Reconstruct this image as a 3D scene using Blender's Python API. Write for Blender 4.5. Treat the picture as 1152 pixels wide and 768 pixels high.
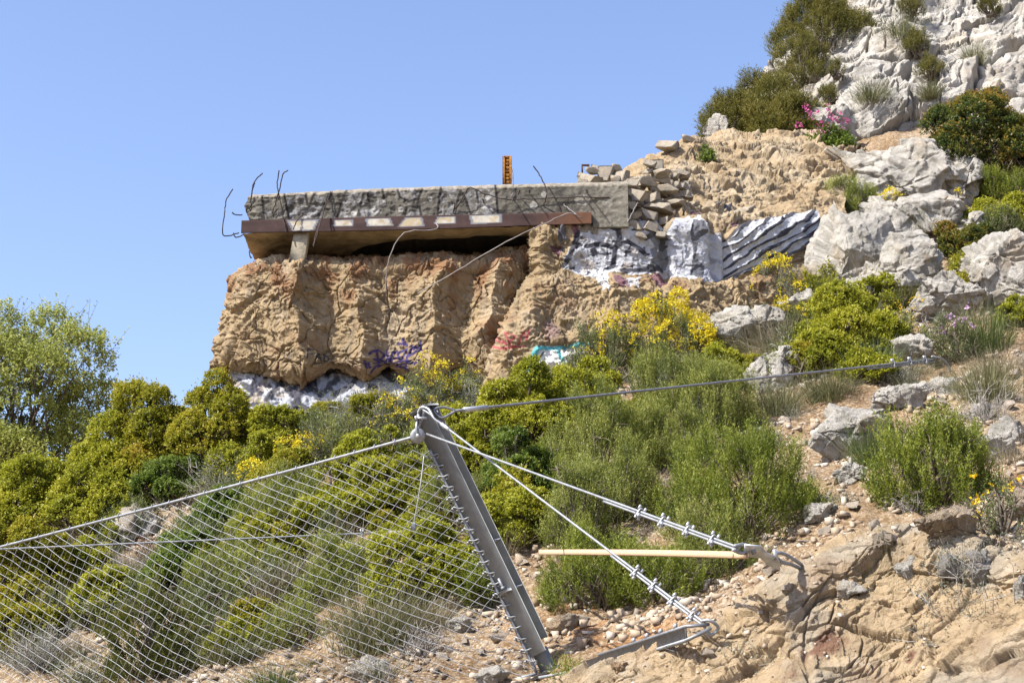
import bpy, math, random
import numpy as np

# ------------------------------------------------------------------ basics
for o in list(bpy.data.objects): bpy.data.objects.remove(o)
S = bpy.context.scene
COL = S.collection
RNG = np.random.default_rng(7)
F_PX = 1920.0                      # focal length in pixels of a 1152 px wide frame
PITCH = math.radians(15.0)

def ray(u, v):
    cx = (np.asarray(u, float) - 576.0) / F_PX
    cy = (384.0 - np.asarray(v, float)) / F_PX
    return np.stack([cx, math.cos(PITCH) - cy * math.sin(PITCH), math.sin(PITCH) + cy * math.cos(PITCH)], -1)

def at(u, v, Y):
    d = ray(u, v)
    return d * (np.asarray(Y, float) / d[..., 1])[..., None]

def to_px(P):
    f = P[..., 1] * math.cos(PITCH) + P[..., 2] * math.sin(PITCH)
    up = -P[..., 1] * math.sin(PITCH) + P[..., 2] * math.cos(PITCH)
    f = np.where(f < 0.5, 0.5, f)
    return 576 + F_PX * P[..., 0] / f, 384 - F_PX * up / f, f

def smooth(a, b, x):
    t = np.clip((x - a) / (b - a), 0, 1)
    return t * t * (3 - 2 * t)

# ------------------------------------------------------------------ noise
_perm = np.random.default_rng(3).permutation(256)
_perm = np.concatenate([_perm, _perm, _perm])
_g = np.random.default_rng(4).normal(size=(256, 3)); _g /= np.linalg.norm(_g, axis=1)[:, None]
def perlin(P):
    P = np.asarray(P, float)
    i = np.floor(P).astype(int); f = P - i; i &= 255
    w = f * f * f * (f * (f * 6 - 15) + 10)
    r = 0
    for dx in (0, 1):
        for dy in (0, 1):
            for dz in (0, 1):
                h = _perm[_perm[_perm[i[..., 0] + dx] + i[..., 1] + dy] + i[..., 2] + dz]
                g = _g[h]
                d = g[..., 0] * (f[..., 0] - dx) + g[..., 1] * (f[..., 1] - dy) + g[..., 2] * (f[..., 2] - dz)
                r = r + d * (w[..., 0] if dx else 1 - w[..., 0]) * (w[..., 1] if dy else 1 - w[..., 1]) * (w[..., 2] if dz else 1 - w[..., 2])
    return r * 1.6
def fbm(P, o=4, gain=.5, lac=2.03):
    a, s = 1.0, 0
    P = np.asarray(P, float)
    for k in range(o):
        s = s + a * perlin(P + 17.3 * k); a *= gain; P = P * lac
    return s
def ridged(P, o=3, gain=.5):
    a, s = 1.0, 0
    P = np.asarray(P, float)
    for k in range(o):
        s = s + a * (1 - 2 * np.abs(perlin(P + 31.7 * k))); a *= gain; P = P * 2.1
    return s
def facet(P, seed=0):
    """height of randomly tilted flat facets meeting in sharp creases, about -1 .. 1"""
    P = np.asarray(P, float) + seed
    i = np.floor(P).astype(int)
    d1 = np.full(P.shape[:-1], 9.0); out = np.zeros(P.shape[:-1])
    for dx in (-1, 0, 1):
        for dy in (-1, 0, 1):
            for dz in (-1, 0, 1):
                c = i + np.array([dx, dy, dz]); m = c & 255
                h = _perm[_perm[_perm[m[..., 0]] + m[..., 1]] + m[..., 2]]
                o = P - (c + .5 + .45 * _g[h]); d = np.linalg.norm(o, axis=-1)
                hh = np.sum(o * _g[(h * 7 + 3) & 255], -1) + .35 * (_g[(h * 5 + 11) & 255][..., 0])
                n1 = d < d1; out = np.where(n1, hh, out); d1 = np.where(n1, d, d1)
    return out
def worley(P):
    """distance to nearest and second feature point, and an id-noise of the nearest"""
    P = np.asarray(P, float)
    i = np.floor(P).astype(int)
    d1 = np.full(P.shape[:-1], 9.0); d2 = d1.copy(); idn = np.zeros(P.shape[:-1])
    for dx in (-1, 0, 1):
        for dy in (-1, 0, 1):
            for dz in (-1, 0, 1):
                c = i + np.array([dx, dy, dz]); m = c & 255
                h = _perm[_perm[_perm[m[..., 0]] + m[..., 1]] + m[..., 2]]
                fp = c + .5 + .45 * _g[h]
                d = np.linalg.norm(P - fp, axis=-1)
                n1 = d < d1
                d2 = np.where(n1, d1, np.minimum(d2, d)); idn = np.where(n1, h / 255.0, idn); d1 = np.where(n1, d, d1)
    return d1, d2, idn

# ------------------------------------------------------------------ mesh helpers
def mesh_from(name, V, quads=None, tris=None, mat=None, smooth_=False, tint=None, col=None):
    V = np.ascontiguousarray(V, dtype=np.float32).reshape(-1, 3)
    me = bpy.data.meshes.new(name)
    nq = 0 if quads is None else len(quads); nt = 0 if tris is None else len(tris)
    loops = []
    if nq: loops.append(np.asarray(quads, np.int32).ravel())
    if nt: loops.append(np.asarray(tris, np.int32).ravel())
    loops = np.concatenate(loops).astype(np.int32)
    starts = np.concatenate([np.arange(nq) * 4, nq * 4 + np.arange(nt) * 3]).astype(np.int32)
    totals = np.concatenate([np.full(nq, 4), np.full(nt, 3)]).astype(np.int32)
    me.vertices.add(len(V)); me.vertices.foreach_set('co', V.ravel())
    me.loops.add(len(loops)); me.loops.foreach_set('vertex_index', loops)
    me.polygons.add(nq + nt); me.polygons.foreach_set('loop_start', starts); me.polygons.foreach_set('loop_total', totals)
    if smooth_: me.polygons.foreach_set('use_smooth', np.ones(nq + nt, dtype=bool))
    me.update(calc_edges=True); me.validate()
    if tint is not None:
        a = me.attributes.new('tint', 'FLOAT', 'FACE'); a.data.foreach_set('value', np.asarray(tint, np.float32).ravel())
    if col is not None:
        c = np.ones((len(V), 4), np.float32); c[:, :3] = col
        a = me.attributes.new('coat', 'FLOAT_COLOR', 'POINT'); a.data.foreach_set('color', c.ravel())
    if mat: me.materials.append(mat)
    return me

def link(name, me, parent=None, loc=None):
    o = bpy.data.objects.new(name, me); COL.objects.link(o)
    if parent: o.parent = parent
    if loc is not None: o.location = loc
    return o
def empty(name, loc, rz=0, sc=None):
    o = bpy.data.objects.new(name, None); COL.objects.link(o); o.location = loc; o.rotation_euler = (0, 0, rz)
    o.empty_display_size = .2
    if sc is not None: o.scale = sc
    return o
def tag(o, label=None, cat=None, group=None, kind=None):
    if label: o['label'] = label
    if cat: o['category'] = cat
    if group: o['group'] = group
    if kind: o['kind'] = kind
    return o

class Acc:
    """collects quads/tris of one mesh"""
    def __init__(s): s.V = []; s.Q = []; s.T = []; s.n = 0; s.tq = []; s.tt = []
    def add(s, V, Q=None, T=None, tint=None):
        V = np.asarray(V, float).reshape(-1, 3)
        if Q is not None and len(Q):
            Q = np.asarray(Q, int); s.Q.append(Q + s.n); s.tq.append(np.full(len(Q), .5) if tint is None else np.broadcast_to(tint, (len(Q),)))
        if T is not None and len(T):
            T = np.asarray(T, int); s.T.append(T + s.n); s.tt.append(np.full(len(T), .5) if tint is None else np.broadcast_to(tint, (len(T),)))
        s.V.append(V); s.n += len(V)
    def tube(s, pts, rad, sides=6, cap=True, tint=None):
        pts = np.asarray(pts, float); n = len(pts)
        rad = np.broadcast_to(np.asarray(rad, float), (n,))
        t = np.gradient(pts, axis=0); t /= np.linalg.norm(t, axis=1)[:, None] + 1e-9
        ref = np.array([0, 0, 1.0]) if abs(t[0, 2]) < .9 else np.array([1.0, 0, 0])
        a = np.cross(t, ref); a /= np.linalg.norm(a, axis=1)[:, None] + 1e-9
        b = np.cross(t, a)
        th = np.arange(sides) * 2 * math.pi / sides
        ring = pts[:, None] + rad[:, None, None] * (np.cos(th)[None, :, None] * a[:, None] + np.sin(th)[None, :, None] * b[:, None])
        i = np.arange(n - 1)[:, None] * sides; j = np.arange(sides)[None]; k = (j + 1) % sides
        Q = np.stack([i + j, i + k, i + sides + k, i + sides + j], -1).reshape(-1, 4)
        V = ring.reshape(-1, 3); T = None
        if cap:
            V = np.concatenate([V, pts[:1], pts[-1:]]); c0 = n * sides
            jj = np.arange(sides); kk = (jj + 1) % sides; e = (n - 1) * sides
            T = np.concatenate([np.stack([np.full(sides, c0), kk, jj], 1), np.stack([np.full(sides, c0 + 1), e + jj, e + kk], 1)])
        s.add(V, Q, T, tint)
    def box(s, c, ax, ay, az):
        """box from centre and half-axis vectors, edges lightly bevelled by an inset ring"""
        c = np.asarray(c, float); ax, ay, az = (np.asarray(x, float) for x in (ax, ay, az))
        L = [np.linalg.norm(x) for x in (ax, ay, az)]; b = min(.004, .2 * min(L))
        u = [x / l for x, l in zip((ax, ay, az), L)]
        V = []; Q = []
        idx = {}
        for f in range(3):
            for sg in (1, -1):
                o1, o2 = (f + 1) % 3, (f + 2) % 3
                ids = []
                for s1, s2 in ((1, 1), (-1, 1), (-1, -1), (1, -1)):
                    p = c + sg * L[f] * u[f] + s1 * (L[o1] - b) * u[o1] + s2 * (L[o2] - b) * u[o2]
                    key = [0, 0, 0]; key[f] = sg; key[o1] = s1; key[o2] = s2
                    idx[(f,) + tuple(key)] = len(V); ids.append(len(V)); V.append(p)
                Q.append(ids if sg > 0 else ids[::-1])
        T = []
        for f in range(3):
            g = (f + 1) % 3; h = (f + 2) % 3
            for s1 in (1, -1):
                for s2 in (1, -1):
                    k1 = [0] * 3; k1[f] = s1; k1[g] = s2
                    def K(face, t):
                        k = list(k1); k[h] = t; return idx[(face,) + tuple(k)]
                    Q.append([K(f, -1), K(f, 1), K(g, 1), K(g, -1)])
        for s1 in (1, -1):
            for s2 in (1, -1):
                for s3 in (1, -1): T.append([idx[(f, s1, s2, s3)] for f in range(3)])
        s.add(V, Q, T)
    def mesh(s, name, mat, smooth_=False, tint=False, col=None):
        Q = np.concatenate(s.Q) if s.Q else None; T = np.concatenate(s.T) if s.T else None
        tn = np.concatenate(s.tq + s.tt) if tint else None
        return mesh_from(name, np.concatenate(s.V), Q, T, mat, smooth_, tn, col)

def catmull(C, n):
    """resample rows of control values C (k, ...) to n samples"""
    C = np.asarray(C, float); k = len(C)
    t = np.linspace(0, k - 1, n); i = np.clip(t.astype(int), 0, k - 2); f = t - i
    f = f.reshape((-1,) + (1,) * (C.ndim - 1))
    p0 = C[np.maximum(i - 1, 0)]; p1 = C[i]; p2 = C[i + 1]; p3 = C[np.minimum(i + 2, k - 1)]
    return .5 * (2 * p1 + (p2 - p0) * f + (2 * p0 - 5 * p1 + 4 * p2 - p3) * f ** 2 + (3 * p1 - p0 - 3 * p2 + p3) * f ** 3)

def patch(rows, nu, nv):
    """rows: list (top to bottom) of lists (left to right) of (u, v, Y): smooth surface through them -> P, normal, u, v"""
    A = np.array(rows, float)
    W = at(A[..., 0], A[..., 1], A[..., 2])
    D = np.concatenate([W, A[..., :2]], -1)
    D = catmull(D, nv); D = catmull(np.swapaxes(D, 0, 1), nu); D = np.swapaxes(D, 0, 1)
    P = D[..., :3]
    n = np.cross(np.gradient(P, axis=1), np.gradient(P, axis=0))
    n /= np.linalg.norm(n, axis=-1)[..., None] + 1e-9
    n *= np.where(np.sum(n * -P, -1) < 0, -1, 1)[..., None] if False else 1
    if np.mean(n[..., 1]) > 0: n = -n
    return P, n, D[..., 3], D[..., 4]
def grid_quads(nv, nu):
    i = np.arange(nv - 1)[:, None] * nu + np.arange(nu - 1)[None]
    return np.stack([i, i + nu, i + nu + 1, i + 1], -1).reshape(-1, 4)
def inpoly(u, v, poly):
    r = np.zeros(u.shape, bool); n = len(poly)
    for k in range(n):
        (x1, y1), (x2, y2) = poly[k], poly[(k + 1) % n]
        c = ((y1 > v) != (y2 > v))
        with np.errstate(divide='ignore', invalid='ignore'):
            r ^= c & (u < (x2 - x1) * (v - y1) / (y2 - y1 + 1e-12) + x1)
    return r
def dist_poly(u, v, pts):
    d = np.full(u.shape, 1e9)
    for (x1, y1), (x2, y2) in zip(pts[:-1], pts[1:]):
        dx, dy = x2 - x1, y2 - y1
        t = np.clip(((u - x1) * dx + (v - y1) * dy) / (dx * dx + dy * dy + 1e-9), 0, 1)
        d = np.minimum(d, np.hypot(u - x1 - t * dx, v - y1 - t * dy))
    return d

# ------------------------------------------------------------------ materials
def newmat(name):
    m = bpy.data.materials.new(name); m.use_nodes = True
    nt = m.node_tree; b = nt.nodes['Principled BSDF']
    return m, nt, b
def N(nt, kind, **kw):
    n = nt.nodes.new(kind)
    for k, v in kw.items():
        if k in n.inputs.keys(): n.inputs[k].default_value = v
        else: setattr(n, k, v)
    return n
def ramp(nt, stops, fac, interp='LINEAR'):
    r = N(nt, 'ShaderNodeValToRGB'); r.color_ramp.interpolation = interp
    e = r.color_ramp.elements
    while len(e) < len(stops): e.new(0.5)
    for el, (p, c) in zip(e, stops): el.position = p; el.color = (*c, 1)
    nt.links.new(fac, r.inputs['Fac']); return r.outputs['Color']
def noise(nt, scale, detail=6, rough=.6, coord='Object', dist=0):
    tc = N(nt, 'ShaderNodeTexCoord'); n = N(nt, 'ShaderNodeTexNoise', Scale=scale, Detail=detail, Roughness=rough, Distortion=dist)
    nt.links.new(tc.outputs[coord], n.inputs['Vector']); return n.outputs['Fac']
def mixc(nt, a, b, fac, mode='MIX'):
    m = N(nt, 'ShaderNodeMix', data_type='RGBA', blend_type=mode)
    for s, x in ((m.inputs[6], a), (m.inputs[7], b), (m.inputs[0], fac)):
        if isinstance(x, (tuple, float, int)): s.default_value = (*x, 1) if isinstance(x, tuple) else x
        else: nt.links.new(x, s)
    return m.outputs[2]
def bump(nt, b, fields, dist=.02):
    """fields: list of (height socket, strength)"""
    last = None
    for h, st in fields:
        n = N(nt, 'ShaderNodeBump', Strength=st, Distance=dist); nt.links.new(h, n.inputs['Height'])
        if last: nt.links.new(last, n.inputs['Normal'])
        last = n.outputs['Normal']
    nt.links.new(last, b.inputs['Normal'])

def mat_leaf(name, stops, transl=.45, rough=.5, spec=.3):
    m, nt, b = newmat(name)
    a = N(nt, 'ShaderNodeAttribute', attribute_name='tint')
    c = ramp(nt, stops, a.outputs['Fac'])
    nt.links.new(c, b.inputs['Base Color']); b.inputs['Roughness'].default_value = rough
    b.inputs['Specular IOR Level'].default_value = spec
    t = N(nt, 'ShaderNodeBsdfTranslucent'); nt.links.new(c, t.inputs['Color'])
    mx = N(nt, 'ShaderNodeMixShader'); mx.inputs[0].default_value = transl
    nt.links.new(b.outputs[0], mx.inputs[1]); nt.links.new(t.outputs[0], mx.inputs[2])
    nt.links.new(mx.outputs[0], nt.nodes['Material Output'].inputs['Surface'])
    return m
def mat_coat(name, rough=.9, nscale=9, namt=.35, bscale=30, bstr=.5, bdist=.02, speck=None):
    """base colour from the 'coat' attribute, mottled by noise"""
    m, nt, b = newmat(name)
    a = N(nt, 'ShaderNodeAttribute', attribute_name='coat')
    v = ramp(nt, [(.25, (1 - namt,) * 3), (.75, (1 + namt * .55,) * 3)], noise(nt, nscale, 8, .65))
    c = mixc(nt, a.outputs['Color'], v, 1.0, 'MULTIPLY')
    if speck:
        s = ramp(nt, [(speck[0], (0,) * 3), (speck[0] + .06, (1,) * 3)], noise(nt, speck[1], 3, .7))
        c = mixc(nt, c, speck[2], s)
    nt.links.new(c, b.inputs['Base Color']); b.inputs['Roughness'].default_value = rough
    b.inputs['Specular IOR Level'].default_value = .2
    bump(nt, b, [(noise(nt, bscale, 8, .7), bstr), (noise(nt, bscale * 4, 4, .7), bstr * .6)], bdist)
    return m
def mat_metal(name, c1, c2, metallic=.6, rough=.45, scale=14):
    m, nt, b = newmat(name)
    c = ramp(nt, [(.35, c1), (.65, c2)], noise(nt, scale, 6, .7))
    nt.links.new(c, b.inputs['Base Color']); b.inputs['Metallic'].default_value = metallic
    r = ramp(nt, [(.3, (rough - .1,) * 3), (.7, (rough + .15,) * 3)], noise(nt, scale * 3, 4))
    nt.links.new(r, b.inputs['Roughness'])
    bump(nt, b, [(noise(nt, scale * 6, 4), .12)], .003)
    return m
def mat_simple(name, stops, scale, rough=.85, bstr=.4, bscale=None, detail=8):
    m, nt, b = newmat(name)
    nt.links.new(ramp(nt, stops, noise(nt, scale, detail, .65)), b.inputs['Base Color'])
    b.inputs['Roughness'].default_value = rough; b.inputs['Specular IOR Level'].default_value = .2
    bump(nt, b, [(noise(nt, bscale or scale * 4, 8, .7), bstr)], .02)
    return m

M = {}
def build_materials():
    M['mastic'] = mat_leaf('mastic leaf', [(0, (.07, .10, .011)), (.45, (.25, .265, .02)), (.8, (.39, .38, .034)), (1, (.46, .43, .055))])
    M['mastic_brown'] = mat_leaf('mastic leaf with brown tips', [(0, (.068, .092, .010)), (.45, (.25, .25, .019)), (.78, (.37, .33, .03)), (1, (.32, .19, .03))])
    M['mastic_orange'] = mat_leaf('mastic leaf with orange tips', [(0, (.025, .05, .014)), (.45, (.07, .10, .022)), (.66, (.19, .17, .024)), (1, (.36, .15, .03))])
    M['mastic_green'] = mat_leaf('green shrub leaf', [(0, (.03, .06, .010)), (.5, (.11, .165, .022)), (1, (.22, .27, .05))])
    M['pale_tree'] = mat_leaf('pale tree leaf', [(0, (.09, .11, .022)), (.5, (.30, .33, .07)), (1, (.50, .52, .18))])
    M['rosemary'] = mat_leaf('rosemary needle', [(0, (.05, .075, .015)), (.5, (.21, .235, .042)), (1, (.45, .45, .13))])
    M['rosemary_olive'] = mat_leaf('olive juniper needle', [(0, (.05, .058, .014)), (.5, (.15, .14, .026)), (1, (.26, .215, .055))])
    M['rosemary_bright'] = mat_leaf('bright green sprig', [(0, (.045, .075, .010)), (.5, (.185, .22, .025)), (1, (.38, .40, .075))])
    M['heath_brown'] = mat_leaf('brownish heath sprig', [(0, (.03, .045, .010)), (.55, (.09, .105, .014)), (.8, (.17, .15, .02)), (1, (.20, .09, .028))])
    M['red_leaf'] = mat_leaf('reddish leaf', [(0, (.06, .045, .02)), (.5, (.14, .07, .035)), (1, (.25, .10, .06))])
    M['grey_leaf'] = mat_leaf('grey lavender leaf', [(0, (.10, .115, .075)), (.5, (.20, .21, .15)), (1, (.32, .33, .27))])
    M['broom'] = mat_leaf('broom leaf', [(0, (.05, .07, .025)), (.5, (.14, .165, .055)), (1, (.25, .27, .13))])
    M['yellow'] = mat_leaf('yellow blossom', [(0, (.45, .34, .012)), (.5, (.68, .55, .015)), (1, (.80, .70, .04))], .3, .6)
    M['orange_yellow'] = mat_leaf('deep yellow blossom', [(0, (.55, .34, .01)), (1, (.80, .58, .015))], .3, .6)
    M['pink'] = mat_leaf('pink blossom', [(0, (.42, .07, .20)), (1, (.62, .16, .36))], .3, .6)
    M['lilac'] = mat_leaf('lilac blossom', [(0, (.45, .25, .45)), (1, (.72, .52, .70))], .3, .6)
    M['grass'] = mat_leaf('grey green grass', [(0, (.07, .075, .03)), (.5, (.15, .16, .065)), (.8, (.25, .235, .12)), (1, (.38, .33, .20))], .25, .6)
    M['dry_grass'] = mat_leaf('dry straw', [(0, (.12, .10, .06)), (.5, (.26, .22, .14)), (1, (.42, .37, .26))], .25, .6)
    M['green_grass'] = mat_leaf('green grass', [(0, (.05, .075, .02)), (.6, (.11, .15, .04)), (1, (.24, .24, .10))], .25, .6)
    M['wood'] = mat_simple('shrub stem bark', [(.3, (.07, .055, .04)), (.7, (.19, .16, .125))], 12)
    M['dead'] = mat_simple('bleached dead twig', [(.3, (.22, .20, .175)), (.7, (.46, .43, .39))], 12)
    M['rust'] = mat_simple('rusty steel', [(.3, (.035, .022, .018)), (.55, (.09, .045, .03)), (.75, (.20, .09, .04))], 9, .85)
    M['rebar'] = mat_simple('weathered reinforcing steel', [(.3, (.025, .02, .02)), (.7, (.07, .05, .045))], 12, .8)
    M['rebar_grey'] = mat_simple('bare grey wire', [(.3, (.16, .14, .13)), (.7, (.30, .27, .25))], 12, .6)
    M['rust_orange'] = mat_simple('flaking orange rust', [(.38, (.05, .025, .02)), (.47, (.30, .13, .03)), (.62, (.42, .20, .05)), (.75, (.10, .05, .03))], 16, .9)
    M['galv'] = mat_metal('galvanised rope', (.19, .20, .21), (.31, .325, .34), .5, .55, 20)
    M['galv_dark'] = mat_metal('dull steel rope', (.16, .17, .18), (.27, .28, .30), .5, .55, 20)
    M['galv_bright'] = mat_metal('bright zinc fitting', (.34, .355, .37), (.52, .54, .56), .5, .42, 18)
    M['post'] = mat_metal('galvanised post steel', (.15, .16, .16), (.225, .235, .23), .35, .6, 5)
    M['net'] = mat_metal('zinc net wire', (.24, .25, .26), (.36, .375, .39), .4, .55, 20)
    m, nt, b = newmat('pale batten wood'); M['plank'] = m
    tc = N(nt, 'ShaderNodeTexCoord'); mp = N(nt, 'ShaderNodeMapping'); mp.inputs['Scale'].default_value = (2, 25, 60)
    nz = N(nt, 'ShaderNodeTexNoise', Scale=2.0, Detail=6); nt.links.new(tc.outputs['Object'], mp.inputs[0]); nt.links.new(mp.outputs[0], nz.inputs['Vector'])
    nt.links.new(ramp(nt, [(.3, (.36, .24, .14)), (.7, (.50, .36, .23))], nz.outputs['Fac']), b.inputs['Base Color']); b.inputs['Roughness'].default_value = .75
    # ground: tan earth, ochre patches, pale grit
    m, nt, b = newmat('stony earth'); M['ground'] = m
    base = ramp(nt, [(.3, (.22, .165, .105)), (.5, (.31, .25, .175)), (.7, (.40, .345, .27))], noise(nt, 1.1, 8, .65))
    grit = ramp(nt, [(.45, (.55, .42, .30)), (.62, (1.25, 1.2, 1.12))], noise(nt, 22, 8, .75))
    c = mixc(nt, base, grit, 1.0, 'MULTIPLY')
    tc = N(nt, 'ShaderNodeTexCoord'); vo = N(nt, 'ShaderNodeTexVoronoi', Scale=26.0); nt.links.new(tc.outputs['Object'], vo.inputs['Vector'])
    peb = ramp(nt, [(.10, (1,) * 3), (.28, (0,) * 3)], vo.outputs['Distance'])
    sel = ramp(nt, [(.52, (0,) * 3), (.58, (1,) * 3)], noise(nt, 5, 4))
    pm = mixc(nt, (0, 0, 0), peb, sel)
    c = mixc(nt, c, (.56, .49, .40), pm)
    at_ = N(nt, 'ShaderNodeAttribute', attribute_name='coat'); c = mixc(nt, c, at_.outputs['Color'], 1.0, 'MULTIPLY')
    nt.links.new(c, b.inputs['Base Color']); b.inputs['Roughness'].default_value = .95; b.inputs['Specular IOR Level'].default_value = .15
    bump(nt, b, [(noise(nt, 14, 10, .75), .8), (peb, .3), (noise(nt, 70, 4, .7), .6)], .03)
    M['gravel'] = mat_leaf('loose stone chips', [(0, (.20, .145, .095)), (.5, (.34, .27, .195)), (1, (.47, .42, .35))], 0.0, .9, .2)
    M['lime'] = mat_coat('weathered limestone', .92, 7, .4, 22, .8, .04, (.66, 14, (.20, .19, .17)))
    M['cliffstone'] = mat_coat('fractured limestone cliff', .92, 3, .42, 11, .7, .06, (.68, 7, (.26, .25, .23)))
    M['outcrop'] = mat_coat('tan conglomerate rock', .93, 6, .40, 26, .8, .025, (.66, 40, (.34, .33, .32)))
    M['shotcrete'] = mat_coat('carved tan render', .92, 5, .22, 26, .55, .015)
    M['concrete'] = mat_coat('stained board concrete', .93, 14, .55, 24, .7, .02, (.72, 26, (.10, .095, .085)))
    M['soffit'] = mat_simple('sooty stained soffit', [(.3, (.09, .07, .045)), (.48, (.30, .235, .15)), (.75, (.46, .37, .25))], 2.2, .9)
    M['earthfill'] = mat_coat('packed sandy fill', .95, 5, .25, 20, .8, .02)
    M['stone'] = mat_coat('pale rubble stone', .92, 6, .28, 18, .7, .02)
build_materials()

# ------------------------------------------------------------------ terrain
CT = []
def row(v, lst):
    for u, Y in lst: CT.append(at(u, v, Y))
row(768, [(-250, 20), (0, 18.5), (150, 17.5), (300, 15.8), (450, 14.7), (600, 13.75), (700, 12.9), (800, 12.0), (900, 11.2), (1000, 10.6), (1152, 10), (1300, 9.7)])
row(700, [(-250, 22), (0, 20.5), (150, 19), (300, 17.3), (450, 16), (600, 15.3), (700, 14.8), (800, 13.6), (900, 12.6), (1000, 12), (1152, 11.5), (1300, 11)])
row(640, [(-200, 23.5), (0, 22), (150, 20.5), (300, 18.6), (450, 17.4), (600, 16.7), (700, 16.2), (800, 15.6), (900, 14.3), (1000, 13.6), (1152, 12.9), (1300, 12.5)])
row(580, [(0, 24), (150, 22), (300, 20), (450, 19), (600, 18.3), (700, 17.8), (800, 17.1), (900, 16.2), (1000, 15.4), (1152, 14.6), (1300, 14.2)])
row(520, [(100, 25), (200, 23.5), (300, 22), (450, 20.8), (600, 20), (700, 19.5), (800, 19), (900, 18.2), (1000, 17.5), (1152, 16.8), (1300, 16.4)])
row(460, [(280, 24.5), (450, 23), (600, 22.3), (700, 21.9), (800, 21.3), (900, 20.6), (1000, 19.9), (1152, 19.2), (1300, 18.8)])
row(425, [(600, 24.2), (700, 23.6), (800, 23.0)])
row(400, [(650, 24.7), (700, 24.5), (800, 24), (900, 23.0), (1000, 22.3), (1152, 21.5), (1300, 21)])
row(350, [(820, 25.4), (900, 25), (1000, 24.3), (1152, 23.6), (1300, 23)])
row(300, [(920, 26.6), (1000, 26.2), (1152, 25.4), (1300, 25)])
row(250, [(940, 27.5), (1000, 27.5), (1152, 26.9), (1300, 26.4)])
row(200, [(960, 28.6), (1050, 28.9), (1152, 28.4), (1300, 28)])
row(150, [(1050, 30.4), (1152, 30), (1300, 29.6)])
row(478, [(285, 24.7), (340, 24.6), (400, 24.6), (470, 24.4)])
for p in [(0, 0, -1.6), (5, 0, -1.5), (-5, 3, -1.8), (4, 6, -.2), (0, 8, -.6), (-4, 9, -.9), (-7, 13, -.6), (-8, 16, .3),
          (-3.2, 27, 6.0), (-1.5, 27.5, 6.2), (0.0, 27.5, 6.3), (-3.5, 31, 5.2), (-1.5, 32, 6.0), (-7, 32, 3.0), (-10, 30, 2.6), (-5, 28.5, 4.6),
          (-9, 25, 3.6), (-11, 22, 2.8), (1.5, 28, 7.4), (1.5, 32, 8.0), (3.5, 31, 10.2), (4.5, 34, 11.8), (6, 34, 13), (9, 34, 13.5)]: CT.append(np.array(p, float))
CT = np.array(CT)
def tps(r2): return np.where(r2 > 1e-9, r2 * np.log(r2 + 1e-12), 0) * .5
_A = CT[:, None, :2] - CT[None, :, :2]
_K = tps((_A ** 2).sum(-1)) + np.eye(len(CT)) * .25
_Pm = np.concatenate([np.ones((len(CT), 1)), CT[:, :2]], 1)
_L = np.block([[_K, _Pm], [_Pm.T, np.zeros((3, 3))]])
_w = np.linalg.solve(_L, np.concatenate([CT[:, 2], np.zeros(3)]))
def ground_raw(x, y):
    x = np.asarray(x, float); y = np.asarray(y, float)
    out = np.zeros(x.shape); fx, fy, fo = x.ravel(), y.ravel(), out.ravel()
    for s in range(0, fx.size, 20000):
        X = fx[s:s + 20000, None]; Yy = fy[s:s + 20000, None]
        fo[s:s + 20000] = (tps((X - CT[None, :, 0]) ** 2 + (Yy - CT[None, :, 1]) ** 2) @ _w[:-3]) + _w[-3] + _w[-2] * X[:, 0] + _w[-1] * Yy[:, 0]
    z = fo.reshape(x.shape)
    far = smooth(15, 34, np.hypot(x - 0.5, y - 17))
    zo = -1.7 + 13 * smooth(5, 45, y + 1.2 * x)
    return z * (1 - far) + zo * far
_h = .07
gx = np.concatenate([-np.geomspace(300, 10.2, 26), np.arange(-10, 13.01, _h), np.geomspace(13.4, 300, 26)])
gy = np.concatenate([-np.geomspace(300, 2, 14), np.linspace(-1, 7, 14), np.arange(7.4, 34.01, _h), np.geomspace(34.5, 330, 26)])
GX, GY = np.meshgrid(gx, gy)
GZ = ground_raw(GX, GY)
_p = np.stack([GX, GY, GZ], -1)
_near = 1 - smooth(30, 60, np.hypot(GX, GY - 15))
_st = _p * np.array([1.0, .8, 2.2])
GZ = GZ + _near * (.09 * fbm(_p * 1.3, 3) + .05 * ridged(_st * 2.6, 3) + .022 * fbm(_p * 7, 2))
GZ = GZ - .04
_CU = [560, 640, 700, 760, 800, 850, 900, 950, 1000, 1060, 1152, 1250, 1400]; _CV = [812, 778, 754, 730, 716, 684, 653, 624, 606, 610, 632, 645, 660]
_u, _v, _f = to_px(np.stack([GX, GY, GZ], -1))      # the earth lies lower under the rock outcrop
GZ = GZ - .55 * smooth(4, 60, _v - np.interp(_u, _CU, _CV)) * smooth(610, 700, _u) * (1 - smooth(1500, 1700, _u)) * smooth(6, 8, GY)
from bisect import bisect
def ground_z(x, y):
    x = np.asarray(x, float); y = np.asarray(y, float)
    i = np.clip(np.searchsorted(gx, x) - 1, 0, len(gx) - 2); j = np.clip(np.searchsorted(gy, y) - 1, 0, len(gy) - 2)
    a = np.clip((x - gx[i]) / (gx[i + 1] - gx[i]), 0, 1); b = np.clip((y - gy[j]) / (gy[j + 1] - gy[j]), 0, 1)
    return GZ[j, i] * (1 - a) * (1 - b) + GZ[j, i + 1] * a * (1 - b) + GZ[j + 1, i] * (1 - a) * b + GZ[j + 1, i + 1] * a * b
_ss = np.arange(7.5, 40, .04)
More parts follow.
